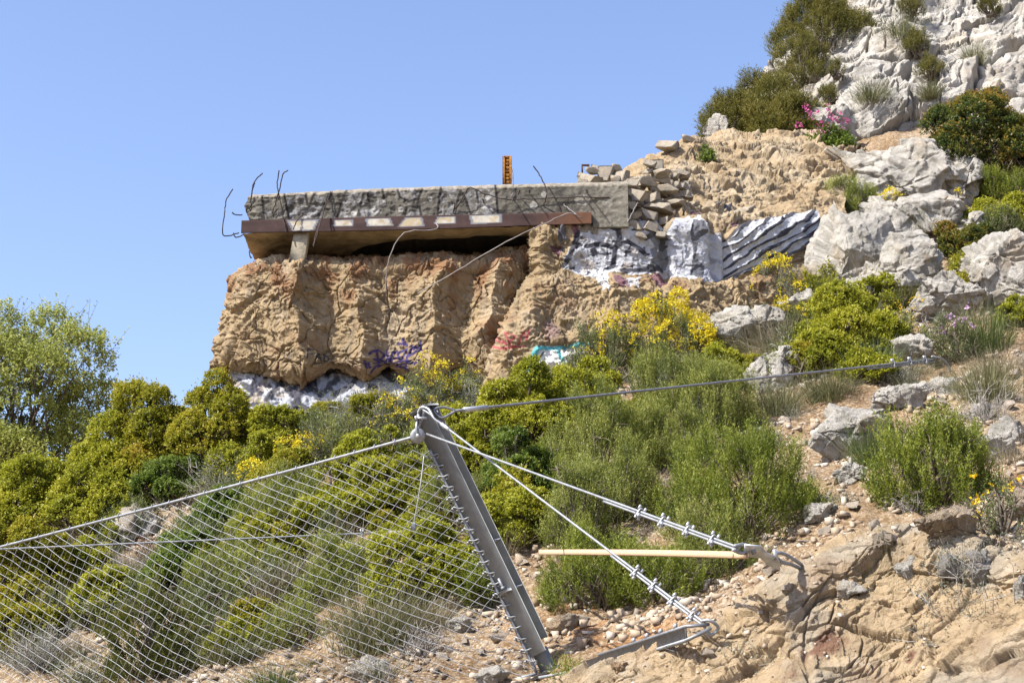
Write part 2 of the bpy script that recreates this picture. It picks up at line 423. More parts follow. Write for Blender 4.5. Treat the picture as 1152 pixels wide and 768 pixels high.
def hit(u, v):
    """where the sight line of photo point (u, v) meets the hillside"""
    d = ray(u, v); d = d / d[1]
    P = d[None] * _ss[:, None]
    below = P[:, 2] < ground_z(P[:, 0], P[:, 1])
    k = int(np.argmax(below)) if below.any() else int(np.argmin(P[:, 2] - ground_z(P[:, 0], P[:, 1])))
    p = P[k].copy(); p[2] = float(ground_z(p[0], p[1])); return p
def build_ground():
    P = np.stack([GX, GY, GZ], -1)
    # whitish scree on some parts of the slope, ochre in the hollow below the rosemary
    n1 = fbm(P * .6, 3)
    c = np.ones(P.shape)
    scree = smooth(-.1, .5, n1)[..., None]
    c = c * (1 - scree) + np.array([1.15, 1.22, 1.32]) * scree
    u, v, f = to_px(P)
    oc = np.exp(-(((u - 700) / 90) ** 2 + ((v - 705) / 36) ** 2))[..., None] * smooth(-.2, .3, fbm(P * 2.5, 3))[..., None]
    c = c * (1 - oc * .8) + np.array([1.0, .66, .38]) * oc * .8
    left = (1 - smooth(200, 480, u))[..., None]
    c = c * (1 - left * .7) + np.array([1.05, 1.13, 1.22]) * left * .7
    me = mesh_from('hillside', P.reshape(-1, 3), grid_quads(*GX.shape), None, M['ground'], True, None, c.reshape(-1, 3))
    tag(link('terrain', me), kind='structure', label='stony tan hillside climbing to the cliff')
build_ground()

# ------------------------------------------------------------------ rocks
def ico(level):
    t = (1 + 5 ** .5) / 2
    V = [(-1, t, 0), (1, t, 0), (-1, -t, 0), (1, -t, 0), (0, -1, t), (0, 1, t), (0, -1, -t), (0, 1, -t), (t, 0, -1), (t, 0, 1), (-t, 0, -1), (-t, 0, 1)]
    T = [(0, 11, 5), (0, 5, 1), (0, 1, 7), (0, 7, 10), (0, 10, 11), (1, 5, 9), (5, 11, 4), (11, 10, 2), (10, 7, 6), (7, 1, 8), (3, 9, 4), (3, 4, 2), (3, 2, 6), (3, 6, 8), (3, 8, 9), (4, 9, 5), (2, 4, 11), (6, 2, 10), (8, 6, 7), (9, 8, 1)]
    V = np.array(V, float); V /= np.linalg.norm(V, axis=1)[:, None]; T = np.array(T)
    for _ in range(level):
        E = np.concatenate([T[:, [0, 1]], T[:, [1, 2]], T[:, [2, 0]]]); Es = np.sort(E, 1)
        uq, inv = np.unique(Es, axis=0, return_inverse=True); inv = inv.ravel()
        mid = V[uq[:, 0]] + V[uq[:, 1]]; mid /= np.linalg.norm(mid, axis=1)[:, None]
        n = len(T); a, b, c = inv[:n] + len(V), inv[n:2 * n] + len(V), inv[2 * n:] + len(V)
        V = np.concatenate([V, mid])
        T = np.concatenate([np.stack([T[:, 0], a, c], 1), np.stack([T[:, 1], b, a], 1), np.stack([T[:, 2], c, b], 1), np.stack([a, b, c], 1)])
    return V, T
ICO = {k: ico(k) for k in (0, 1, 3, 4, 5, 6)}
def rock_shape(seed, level, dims, cuts=13, rough=1.0, crack=1.0, dr=(.52, .9)):
    """angular limestone block: ball chopped by planes, cracked and pitted; dims = full size"""
    r = np.random.default_rng(seed)
    V, T = ICO[level]; P = V.copy() * 1.15
    for k_ in range(cuts):
        n = r.normal(size=3)
        if level == 3 and k_ < 6: n = np.eye(3)[k_ // 2] * (1 if k_ % 2 else -1) + r.normal(0, .2, 3)
        n /= np.linalg.norm(n); d = r.uniform(*dr)
        over = P @ n - d
        P = P - np.where(over > 0, over * (.995 if level == 3 else .93), 0)[:, None] * n
    off = r.uniform(0, 90, 3)
    q = V * np.array(dims) / max(dims)
    P = P + V * (.07 * rough * fbm(q * 1.9 + off, 3))[:, None]
    dm = np.array(dims) / 2
    W = P * dm
    sc = np.mean(dims)
    if level >= 4:
        st = W @ np.array([[.8, -.2, .5], [.2, .9, .1], [-.5, .1, .85]]) * np.array([1.2, 1.2, 3.2])
        W = W + V * (sc * .006 * crack * (-np.abs(ridged(st * (1.6 / sc ** .5) + off, 3)) + .6))[:, None]
        W = W + V * (sc * (.15 * facet(W * 1.5 / sc + off) + .05 * facet(W @ np.array([[.8, 0, .6], [0, 1, 0], [-.6, 0, .8]]) * np.array([3.2, 3.2, 5]) / sc + off, 3) + .018 * facet(W * 9 / sc + off, 8)))[:, None]
        c1, c2, _ = worley((W + .12 * sc * np.stack([fbm(W * 2 / sc, 2), fbm(W * 2 / sc + 7, 2), fbm(W * 2 / sc + 17, 2)], -1)) @ np.array([[.8, 0, .6], [0, 1, 0], [-.6, 0, .8]]) * np.array([1.1, 1.1, 2.2]) / sc + off)
        W = W - V * (sc * .05 * crack * (1 - smooth(0, .07, c2 - c1)))[:, None]
        W = W + V * (.010 * rough * fbm(W * 12 + off, 3))[:, None]
    return W, T
def rock_col(W, seed, light=(.50, .472, .415), warm=(.45, .39, .305), dark=(.25, .235, .20)):
    n = fbm(W * 1.7 + seed, 4)[:, None]; k = fbm(W * 4.1 + seed + 40, 3)[:, None]
    c = np.array(light) * (1 - smooth(.15, .7, n)) + np.array(warm) * smooth(.15, .7, n)
    f = smooth(.05, .6, k) * .6
    return c * (1 - f) + np.array(dark) * f
_seed = [100]
def boulder(box, label, name='boulder', dy=0, depth=.8, level=5, group=None, Y=None, sink=.12, rot=0, tilt=0, tones={}, cuts=14, mat='lime', crack=1.0):
    u0, v0, u1, v1 = box; _seed[0] += 1
    uc = (u0 + u1) / 2
    b = hit(uc, v1) if Y is None else at(uc, v1, Y)
    if Y is not None and ground_z(b[0], b[1]) > b[2] + .05: b = hit(uc, v1)
    b[1] += dy
    if dy: b = at(uc, v1, b[1])
    f = to_px(b)[2]
    w = (u1 - u0) * f / F_PX; h = (v1 - v0) * f / F_PX * 1.02
    dims = (w * 1.08, w * depth, h * (1 + sink) * 1.05)
    if level == 5 and u1 - u0 > 55: level = 6
    W, T = rock_shape(_seed[0], level, dims, cuts, crack=crack)
    me = mesh_from(name, W, None, T, M[mat], True, None, rock_col(W, _seed[0], **tones))
    o = link(name, me, None, b + np.array([0, w * depth * .3, h * (.5 - sink * .5)]))
    o.rotation_euler = (0, math.radians(tilt), 0)
    tag(o, label, 'rock' if name != 'boulder' else 'boulder', group)
    return o

def build_outcrop():
    cr = [(560, 812, 12.6), (640, 778, 12.3), (700, 754, 12.0), (760, 730, 11.8), (800, 716, 11.6), (850, 684, 11.5), (900, 653, 11.4), (950, 624, 11.5), (1000, 606, 11.5), (1060, 610, 11.3), (1152, 632, 10.8), (1250, 645, 10.4), (1400, 660, 10.0)]
    rows = [[(u_, v_ + 46, Y_ + 2.2) for u_, v_, Y_ in cr], [(u_, v_ + 14, Y_ + 1.2) for u_, v_, Y_ in cr], [(u_, v_ + 2, Y_ + .45) for u_, v_, Y_ in cr], list(cr)]
    for t in (.2, .45, .7, 1.0): rows.append([(u_, v_ + (850 - v_) * t, Y_ - 1.15 * t + .12 * math.sin(t * 3.1)) for u_, v_, Y_ in cr])
    P, n, u, v = patch(rows, 900, 520)
    th_ = .45; R = np.array([[math.cos(th_), 0, -math.sin(th_)], [0, 1, 0], [math.sin(th_), 0, math.cos(th_)]])
    q = P @ R
    q = q + .09 * np.stack([fbm(P * 1.3, 3), fbm(P * 1.3 + 9, 3), fbm(P * 1.3 + 19, 3)], -1)
    d1, d2, idn = worley(q * np.array([.9, .9, 1.9])); e1, e2, ide = worley(q * np.array([2.6, 2.6, 6.5]) + 3)
    sm = smooth(-.25, .35, fbm(P * .9 + 55, 2))
    d = .05 + .06 * fbm(P * .9, 4) + .05 * (idn - .4) - .04 * (1 - smooth(0, .03, d2 - d1)) + .065 * facet(q * np.array([1.7, 1.7, 3.4])) + .040 * facet(q * np.array([4.2, 4.2, 9.0]), 5) * (.35 + .65 * sm) + .018 * facet(q * np.array([10, 10, 20.0]), 15)
    d += -.045 * (1 - smooth(0, .06, e2 - e1)) * (.4 + .6 * sm) + .022 * (ide - .5) * sm + .008 * fbm(P * 16, 3)
    P = P + n * d[..., None]
    n1 = fbm(P * 1.3 + 5, 4)[..., None]; n2 = fbm(P * 2.2 + 60, 4)[..., None]
    c = np.array([.44, .33, .20]) + (np.array([.40, .335, .245]) - np.array([.44, .33, .20])) * smooth(-.1, .5, n1)
    f = smooth(.25, .7, n2) * .5; c = c * (1 - f) + np.array([.36, .255, .165]) * f
    for pts, wd in (([(892, 768), (915, 742), (945, 728)], 12), ([(1024, 752), (1034, 728), (1056, 698)], 5), ([(905, 735), (930, 722)], 8)):   # oxide-red seams
        s = (1 - smooth(.3, 1.2, dist_poly(u + 8 * n1[..., 0], v + 8 * n2[..., 0], pts) / wd))[..., None]
        s = s * smooth(-.35, .25, fbm(P * 5 + 90, 3))[..., None]; c = c * (1 - s * .8) + np.array([.17, .075, .045]) * s * .8
    me = mesh_from('rock_outcrop', P.reshape(-1, 3), grid_quads(*P.shape[:2])[:, ::-1], None, M['outcrop'], True, None, c.reshape(-1, 3))
    tag(link('rock_outcrop', me), 'broad tan conglomerate outcrop with rust red seams below the lavender', 'rock outcrop')
    uu, vv, ff = to_px(P); return np.stack([uu.ravel(), vv.ravel(), ff.ravel()], 1), P.reshape(-1, 3)

_OPX, _OP = build_outcrop()
_hit0 = hit
def hit(u, v):
    p = _hit0(u, v); k = np.nonzero((np.abs(_OPX[:, 0] - u) < 2.5) & (np.abs(_OPX[:, 1] - v) < 2.5))[0]
    if len(k):
        j = k[np.argmin(_OPX[k, 2])]
        if _OPX[j, 2] < to_px(p)[2]: return _OP[j].copy()
    return p

def build_rocks():
    B = boulder
    B((945, 147, 1092, 232), 'big rounded limestone boulder at the foot of the pale cliff, dry grass on its face', Y=28.3, depth=.9, cuts=6)
    B((1050, 170, 1112, 232), 'low sloping limestone boulder leaning on the right flank of the big rounded one', Y=28.1, tilt=32)
    B((918, 226, 1000, 345), 'tall smooth limestone boulder standing at the end of the zebra striped wall', Y=25.6, tilt=14, depth=.7, cuts=8, crack=.4)
    B((975, 205, 1100, 285), 'broken limestone block behind the yellow flowers, below the big rounded boulder', Y=27.4, depth=.7)
    B((978, 262, 1075, 345), 'domed pale limestone slab with a dark cleft, left of the rust tipped shrub', Y=26.0, tilt=-24, depth=.6, cuts=6)
    B((1040, 285, 1118, 360), 'flat fronted limestone slab wedged between two larger pale slabs', Y=25.6, tilt=-32, depth=.6)
    B((1082, 258, 1185, 350), 'large limestone slab below the yellow green shrub at the slope edge', Y=25.5, tilt=-22, depth=.6)
    B((1010, 378, 1062, 412), 'small cracked limestone rock above the upper rope anchor', Y=22.4, depth=.7)
    B((792, 340, 892, 392), 'long pitted limestone boulder under the flowering grey shrub, near the tan wall', depth=.7, tilt=-12)
    B((842, 382, 916, 436), 'sloping limestone boulder beside the round green mastic shrub', depth=.7, tilt=-25)
    B((836, 405, 880, 442), 'narrow limestone rock half hidden below the upper rope', depth=.7)
    B((915, 452, 1003, 512), 'flat pale limestone slab on the scree between the rosemary and the bright green shrub', tilt=-18, depth=.5, level=5)
    B((985, 430, 1045, 462), 'low ribbed limestone ledge on scree under the upper rope', depth=.6, tilt=-15)
    B((1090, 448, 1120, 474), 'hollow white limestone rock in dry grass on the scree', depth=.7, level=4)
    B((1120, 472, 1160, 500), 'small white limestone rock on bare earth right of the bright shrub', depth=.7, level=4)
    B((950, 300, 1000, 348), 'broken limestone lump between the smooth boulder and the domed slab', depth=.8, tilt=15)
    B((1020, 315, 1085, 362), 'jagged limestone rock under the flat fronted slab', depth=.7, tilt=-28)
    B((1120, 300, 1190, 352), 'jagged limestone ledge at the slope edge below the large slab', depth=.7, tilt=-20)
    B((1000, 240, 1065, 290), 'jagged limestone rock behind the pale grass clump on the ledge', depth=.7)
    B((1065, 232, 1120, 285), 'limestone rock under the rust tipped mastic', depth=.8)
    B((925, 195, 985, 250), 'limestone shoulder under the dark rosemary', depth=.8, Y=27.2)
    B((870, 395, 925, 425), 'limestone ledge below the brown dry grass', depth=.7, tilt=-15)
    B((1040, 425, 1085, 448), 'flat limestone rock on scree left of the brownish grass clump', depth=.7, tilt=-15)
    B((1085, 490, 1150, 520), 'low limestone ledge on bare earth behind the bright shrub', depth=.7, tilt=-15)
    B((935, 520, 985, 545), 'low tan ledge on scree left of the bright green shrub', name='rock', depth=.7, tilt=-18)
    B((900, 560, 950, 590), 'low tan rock on earth at the edge of the large rosemary', name='rock', depth=.7, tilt=-18)
    B((640, 505, 690, 535), 'pale rock glimpsed between the rosemaries', name='rock', depth=.7)
    B((755, 490, 800, 512), 'pale rock on scree at the edge of the thicket', name='rock', depth=.7)
    g = dict(light=(.36, .34, .315), warm=(.34, .30, .26))
    B((1060, 624, 1102, 652), 'grey rounded stone on the tan outcrop, in front of the lavender', name='stone', depth=.7, level=4, tones=g, sink=.25)
    B((1092, 622, 1126, 651), 'grey angular stone touching the rounded grey one by the lavender', name='stone', depth=.7, level=4, tones=g, sink=.25)
    B((1012, 620, 1036, 642), 'small hollow white stone lying on the tan outcrop', name='stone', depth=.7, level=4, sink=.25)
    B((938, 652, 976, 668), 'flat pale stone lying on the pebbly outcrop', name='stone', depth=.7, level=4, sink=.25)
    B((978, 594, 1012, 613), 'dark split stone at the crest of the outcrop', name='stone', depth=.7, level=4, tones=dict(light=(.30, .25, .19), warm=(.28, .22, .16)), sink=.25)
    B((1138, 640, 1165, 672), 'white stone at the outcrop top beside the lavender', name='stone', depth=.7, level=4, sink=.25)
    B((1030, 566, 1112, 606), 'tan speckled rock below the bright green shrub', name='rock', depth=.6, level=5, tones=dict(light=(.40, .32, .23), warm=(.36, .28, .19)))
    B((1120, 545, 1180, 585), 'broad tan rock ledge behind the orange yellow flowers', name='rock', depth=.6, level=5, tones=dict(light=(.40, .32, .23), warm=(.36, .28, .19)))
    B((505, 692, 530, 714), 'white stone on bare orange earth left of the steel post', name='stone', depth=.7, level=4)
    B((530, 752, 572, 775), 'pale angular stone at the foot of the net', name='stone', depth=.7, level=4)
    B((612, 690, 650, 718), 'tan stone half buried in earth right of the steel post', name='stone', depth=.7, level=4, tones=dict(light=(.45, .34, .23), warm=(.4, .29, .18)))
    B((685, 738, 712, 752), 'tan stone lying under the flat steel bar', name='stone', depth=.7, level=4, tones=dict(light=(.42, .30, .19), warm=(.36, .24, .14)))
    B((655, 640, 690, 668), 'tan stone showing under the low rosemary', name='stone', depth=.7, level=4, tones=dict(light=(.45, .34, .23), warm=(.4, .29, .18)))
    B((128, 560, 178, 612), 'bleached pitted rock behind the top rope of the net', name='rock', depth=.7, level=4)
    B((40, 715, 66, 735), 'pale stone low on the slope behind the net near the grey ground shrubs', name='stone', depth=.7, level=4)
    B((395, 740, 440, 770), 'pale rock behind the net beside the dead branch', name='rock', depth=.7, level=4)
    B((250, 700, 290, 722), 'pale stone on scree behind the net by the grass tufts', name='stone', depth=.7, level=4)
    B((430, 595, 470, 620), 'white broken rock beside the ground end of the brace rope', name='rock', depth=.7, level=4)
    # pale rocks up by the junipers
    B((786, 130, 822, 172), 'pale limestone knob under the juniper at the skyline', Y=29.6, depth=.8, name='rock')
    B((895, 100, 965, 175), 'rough limestone rock behind the pink valerian', Y=30.2, depth=.8, name='rock')
    B((880, 330, 925, 352), 'pale rock under grass at the foot of the tall smooth boulder', depth=.7, level=4, name='rock')
    # loose stones of the scree: alike, one group
    r = np.random.default_rng(21)
    base = []
    for k in range(5):
        W, T = rock_shape(900 + k, 3, (1.5, 1.2, .85), 9, .06, dr=(.38, .62)); W = np.asarray(W)
        base.append(mesh_from('scree_stone', W, None, T, M['stone'], False, None, rock_col(W * .4, k, light=(.43, .36, .285))))
    spots = [(905, 500), (925, 520), (955, 525), (945, 545), (930, 560), (915, 585), (960, 575), (985, 590), (885, 475), (870, 490), (1010, 425), (1040, 440),
             (1075, 430), (1060, 455), (1125, 440), (1135, 460), (1140, 425), (975, 545), (900, 545), (1120, 520), (1140, 535), (870, 640), (905, 612), (930, 600),
             (780, 500), (765, 515), (790, 485), (640, 650), (625, 670), (650, 700), (575, 690), (560, 720), (540, 735), (495, 740), (470, 755), (660, 725), (720, 690),
             (740, 700), (760, 690), (700, 670), (620, 640), (600, 650), (590, 635), (205, 740), (170, 720), (120, 750), (320, 740), (360, 755), (290, 640), (300, 655), (105, 690), (60, 750), (440, 610), (450, 640),
             (545, 760), (520, 722), (1000, 605), (1045, 612), (1130, 610), (880, 660), (850, 690), (800, 735)]
    for u, v in spots:
        p = hit(u + r.uniform(-4, 4), v); f = to_px(p)[2]
        s = r.uniform(9, 20) * f / F_PX
        o = link('scree_stone', base[r.integers(5)], None, p + np.array([0, 0, s * .12]))
        o.scale = (s, s * r.uniform(.7, 1.1), s * r.uniform(.7, 1.2)); o.rotation_euler = (r.uniform(-.4, .4), r.uniform(-.4, .4), r.uniform(0, 6.28))
        tag(o, 'small loose angular stone lying on the scree', 'stone', 'loose stones on the scree')
    # rubble walling between the slab end and the sandy bank
    base = []
    for k in range(6):
        W, T = rock_shape(950 + k, 3, (1.5, 1.2, 1.1), 9, .06, dr=(.46, .74)); W = np.asarray(W)
        base.append(mesh_from('rubble_stone', W, None, T, M['stone'], False, None, rock_col(W * .4, k, light=(.40, .345, .265), warm=(.33, .26, .175))))
    rub = [(662, 194, 26, 20, 25.4), (680, 188, 24, 24, 25.5), (700, 190, 22, 20, 25.5), (694, 182, 16, 14, 25.6), (655, 198, 16, 14, 25.3), (718, 196, 30, 16, 25.5), (672, 183, 20, 12, 25.7),
           (738, 188, 26, 18, 25.9), (712, 207, 22, 14, 25.1), (728, 205, 24, 18, 25.3), (745, 200, 24, 16, 25.7), (760, 195, 18, 12, 26.2), (718, 221, 22, 22, 24.95), (710, 232, 14, 12, 24.8),
           (735, 222, 22, 14, 25.2), (752, 214, 26, 14, 25.6), (742, 234, 36, 12, 25.2), (758, 228, 26, 10, 25.5), (712, 244, 18, 14, 24.8), (729, 244, 28, 16, 24.95), (748, 248, 16, 12, 25.1),
           (715, 255, 18, 16, 24.75), (732, 256, 24, 16, 24.85), (708, 252, 12, 10, 24.7), (752, 260, 18, 10, 25.0), (765, 244, 16, 12, 25.5), (744, 264, 18, 10, 24.85), (722, 266, 14, 10, 24.7),
           (706, 216, 12, 10, 24.8), (776, 232, 22, 10, 25.9), (788, 248, 18, 12, 25.8), (770, 212, 20, 10, 26.1), (752, 165, 34, 16, 27.4), (776, 161, 26, 12, 27.8), (805, 238, 20, 12, 26.0), (833, 240, 34, 14, 26.1)]
    for _ in range(95):
        u = r.uniform(704, 775); v = r.uniform(192 + max(0, 716 - u) * .8, 266); rub.append((u, v, r.uniform(7, 15), r.uniform(5, 10), 24.7 + (u - 704) * .015 + (266 - v) * .0075))
    for _ in range(9): u = r.uniform(655, 745); rub.append((u, r.uniform(183, 200), r.uniform(9, 16), r.uniform(6, 11), 25.35 + r.uniform(0, .4)))
    for k, (u, v, w, h, Y) in enumerate(rub):
        if k < 36: w, h = w * .72, h * .74
        if v < 202 and u < 730: v = v + 9
        p = at(u, v, Y); s = w * to_px(p)[2] / F_PX
        o = link('rubble_stone', base[k % 6], None, p); o.scale = (s * 1.12, s * 1.0, h * to_px(p)[2] / F_PX * 1.35); o.rotation_euler = (r.uniform(-.2, .2), r.uniform(-.25, .25), r.uniform(-.5, .5))
        if u > 765 or v < 170: tag(o, 'rubble stone half sunk in the sandy bank above the striped wall', 'stone', 'rubble stones set in the sandy bank')
        elif v < 202 and u < 730: tag(o, 'pale rubble stone heaped on top of the roof slab end', 'stone', 'stones heaped on the roof slab')
        else: tag(o, 'pale rubble stone in the dry wall at the end of the roof slab', 'stone', 'stones of the dry rubble wall')
build_rocks()

def build_cliff():
    rows = [[(985, -70, 37), (1040, -80, 37.5), (1100, -90, 37.5), (1180, -100, 37), (1300, -120, 36)],
            [(972, -10, 34.5), (1020, -10, 34.3), (1080, -10, 34.2), (1150, -10, 34), (1300, -20, 33.5)],
            [(938, 45, 33.6), (990, 45, 33.0), (1060, 45, 33.0), (1140, 45, 32.8), (1300, 40, 32.4)],
            [(912, 85, 33.0), (970, 85, 32.2), (1040, 85, 32.0), (1130, 80, 31.8), (1300, 75, 31.4)],
            [(918, 120, 32.5), (965, 125, 31.3), (1030, 125, 31.2), (1110, 120, 31.0), (1300, 115, 30.6)],
            [(905, 165, 32), (960, 170, 30.6), (1030, 175, 30.5), (1110, 165, 30.2), (1300, 160, 29.8)],
            [(905, 205, 32), (960, 205, 30.2), (1030, 210, 30.2), (1110, 205, 29.9), (1300, 200, 29.5)]]
    lf = [(935, -60, 39), (910, 10, 37), (872, 62, 35.5), (832, 106, 34.5), (806, 136, 34), (790, 168, 33.5), (784, 205, 33)]
    rows = [[l_, ((l_[0] + r_[0][0]) / 2 + 10, (l_[1] + r_[0][1]) / 2, r_[0][2] + 1.6)] + r_ for l_, r_ in zip(lf, rows)]
    P, n, u, v = patch(rows, 420, 330)
    th_ = .62; R = np.array([[math.cos(th_), 0, -math.sin(th_)], [0, 1, 0], [math.sin(th_), 0, math.cos(th_)]])
    q = P @ R
    q = q + .35 * np.stack([fbm(P * .8, 3), fbm(P * .8 + 9, 3), fbm(P * .8 + 19, 3)], -1)
    d1, d2, idn = worley(q * np.array([.32, .32, .95]))
    e1, e2, ide = worley(q * np.array([1.0, 1.0, 3.0]) + 7)
    d = .45 * fbm(P * .45, 3) + .34 * (idn - .5) - .30 * (1 - smooth(0, .045, d2 - d1))
    d += .09 * (ide - .5) - .12 * (1 - smooth(0, .05, e2 - e1)) + .10 * facet(q * np.array([1.1, 1.1, 2.6]), 4) + .05 * facet(q * np.array([2.8, 2.8, 7.5]), 14) + .02 * fbm(P * 9, 2)
    P = P + n * d[..., None]
    nn = fbm(P * .7, 4)[..., None]; k = fbm(P * np.array([1.6, 1.6, .7]) + 50, 4)[..., None]
    c = np.array([.50, .47, .415]) + (np.array([.45, .39, .305]) - np.array([.50, .47, .415])) * smooth(.1, .7, nn)
    f = smooth(.0, .55, k) * .6; c = c * (1 - f) + np.array([.27, .255, .225]) * f
    me = mesh_from('limestone_cliff', P.reshape(-1, 3), grid_quads(*P.shape[:2])[:, ::-1], None, M['cliffstone'], True, None, c.reshape(-1, 3))
    tag(link('limestone_cliff', me), 'pale fractured limestone cliff rising above the boulders', 'cliff')
build_cliff()

# loose grit on the bare slope: uncountable
def build_gravel():
    r = np.random.default_rng(5)
    n = 110000
    x = r.uniform(-8, 11, n); y = 9.5 + r.uniform(0, 1, n) ** 1.3 * 18
    z = ground_z(x, y); P = np.stack([x, y, z], 1); u, v, f = to_px(P)
    dens = smooth(-.35, .45, fbm(P * .9 + 11, 3))
    k = (u > -60) & (u < 1210) & (v < 800) & (v > 240) & (r.random(n) < dens)
    out = ~((u > 640) & (v > np.interp(u, [640, 800, 900, 1000, 1152], [775, 715, 655, 610, 640])) & (r.random(n) < .8))
    P = P[k & out]
    q = np.nonzero((_OPX[:, 0] < 1200) & (_OPX[:, 1] < 800) & (fbm(_OP * 1.1 + 8, 3) > -.05))[0]; nb = len(P); P = np.concatenate([P, _OP[r.choice(q, 900)] - [0, 0, .002]]); n = len(P)
    V = np.array([(x_, y_, z_) for x_ in (-1, 1) for y_ in (-1, 1) for z_ in (-1, 1)], float) * .62; T = np.array([(0, 1, 3), (0, 3, 2), (4, 6, 7), (4, 7, 5), (0, 4, 5), (0, 5, 1), (2, 3, 7), (2, 7, 6), (0, 2, 6), (0, 6, 4), (1, 5, 7), (1, 7, 3)]); s = .008 + .055 * r.random(n) ** 4; s[nb:] *= .45
    sc = s[:, None] * r.uniform(.45, 1.4, (n, 3))
    A = (V[None] + r.uniform(-.34, .34, (n, len(V), 3))) * sc[:, None]
    th = r.uniform(0, 6.28, n); c, d = np.cos(th)[:, None], np.sin(th)[:, None]
    A = np.stack([A[..., 0] * c - A[..., 1] * d, A[..., 0] * d + A[..., 1] * c, A[..., 2] * .8], -1) + P[:, None] + np.array([0, 0, .3]) * s[:, None, None]
    Tn = (T[None] + (np.arange(n) * len(V))[:, None, None]).reshape(-1, 3)
    tint = np.repeat(np.clip(r.normal(.55, .25, n), 0, 1), len(T))
    me = mesh_from('gravel', A.reshape(-1, 3), None, Tn, M['gravel'], False, tint)
    tag(link('gravel', me), 'loose stone chips scattered over the slope', 'gravel', kind='stuff')
build_gravel()

# ------------------------------------------------------------------ the bunker
def wall_col(u, v, P, top):
    base = np.array([.272, .203, .118])
    n = fbm(P * 1.5, 4)[..., None]; k = fbm(P * np.array([2.2, 2.2, .8]) + 33, 4)[..., None]
    c = base * (1 + .12 * n)
    g = smooth(.1, .6, k); c = c * (1 - g * .4) + np.array([.36, .30, .22]) * g * .4
    # rust wash: a band along the crest and runs under it
    run = smooth(.0, .55, fbm(np.stack([P[..., 0] * 3, P[..., 1] * 0, P[..., 2] * .5], -1) + 3, 4))
    rust = np.clip((1 - smooth(4, 30, v - top)) * 1.0 + (1 - smooth(10, 110, v - top)) * run * 1.0 + .6 * smooth(.2, .6, fbm(P * 1.1 + 80, 3)) , 0, 1)[..., None] * smooth(-.45, .35, fbm(P * 3 + 21, 3))[..., None]
    c = c * (1 - rust * .8) + np.array([.175, .085, .04]) * rust * .8
    st = (smooth(.25, .6, fbm(np.stack([P[..., 0] * 4, P[..., 1] * 4, P[..., 2] * .9], -1) + 61, 4)) * .45)[..., None]
    return c * (1 - st) + np.array([.16, .13, .095]) * st
def strokes(c, u, v, lines, width, colour, amount=.9):
    d = np.full(u.shape, 1e9)
    for l in lines: d = np.minimum(d, dist_poly(u, v, l))
    m = (1 - smooth(width * .55, width * 1.05, d))[..., None] * amount
    return c * (1 - m) + np.array(colour) * m
def area(c, mask, colour, amount=1.0):
    m = (mask.astype(float) * amount)[..., None]
    return c * (1 - m) + np.array(colour) * m
def crumple(P):
    w = np.stack([fbm(P * 2.5 + 3, 2), fbm(P * 2.5 + 13, 2), fbm(P * 2.5 + 23, 2)], -1) * .16
    Q = P + w
    a = ridged(Q * np.array([3.6, 3.6, 4.4]), 1); b = ridged(Q * np.array([7.5, 7.5, 9.5]) + 40, 1); c = ridged(Q @ np.array([[.8, 0, .6], [0, 1, 0], [-.6, 0, .8]]) * np.array([6, 6, 15.]) + 70, 1)
    mod = smooth(-.5, .3, fbm(P * 1.3 + 5, 2))
    f1 = facet(Q * np.array([3.2, 3.2, 4.0]) + 11); f2 = facet((P + w * .5) @ np.array([[.8, 0, .6], [0, 1, 0], [-.6, 0, .8]]) * np.array([6.5, 6.5, 13.0]) + 51)
    f3 = facet((P + w * .3) * np.array([13, 13, 17.0]), 71)
    return .018 * a + .044 * f1 + .032 * f2 + .013 * f3 + (.014 * b + .020 * c) * (.3 + .7 * mod) + .007 * fbm(P * 18, 2)

bunker = empty('concrete_bunker', at(450, 430, 25.2))
tag(bunker, 'ruined concrete bunker with graffiti, rusty lintel beam and carved tan wall', 'bunker')
BINV = -np.array(bunker.location)
def bpart(name, me, parent=None):
    o = link(name, me, parent or bunker)
    if parent is None: o.location = BINV
    return o

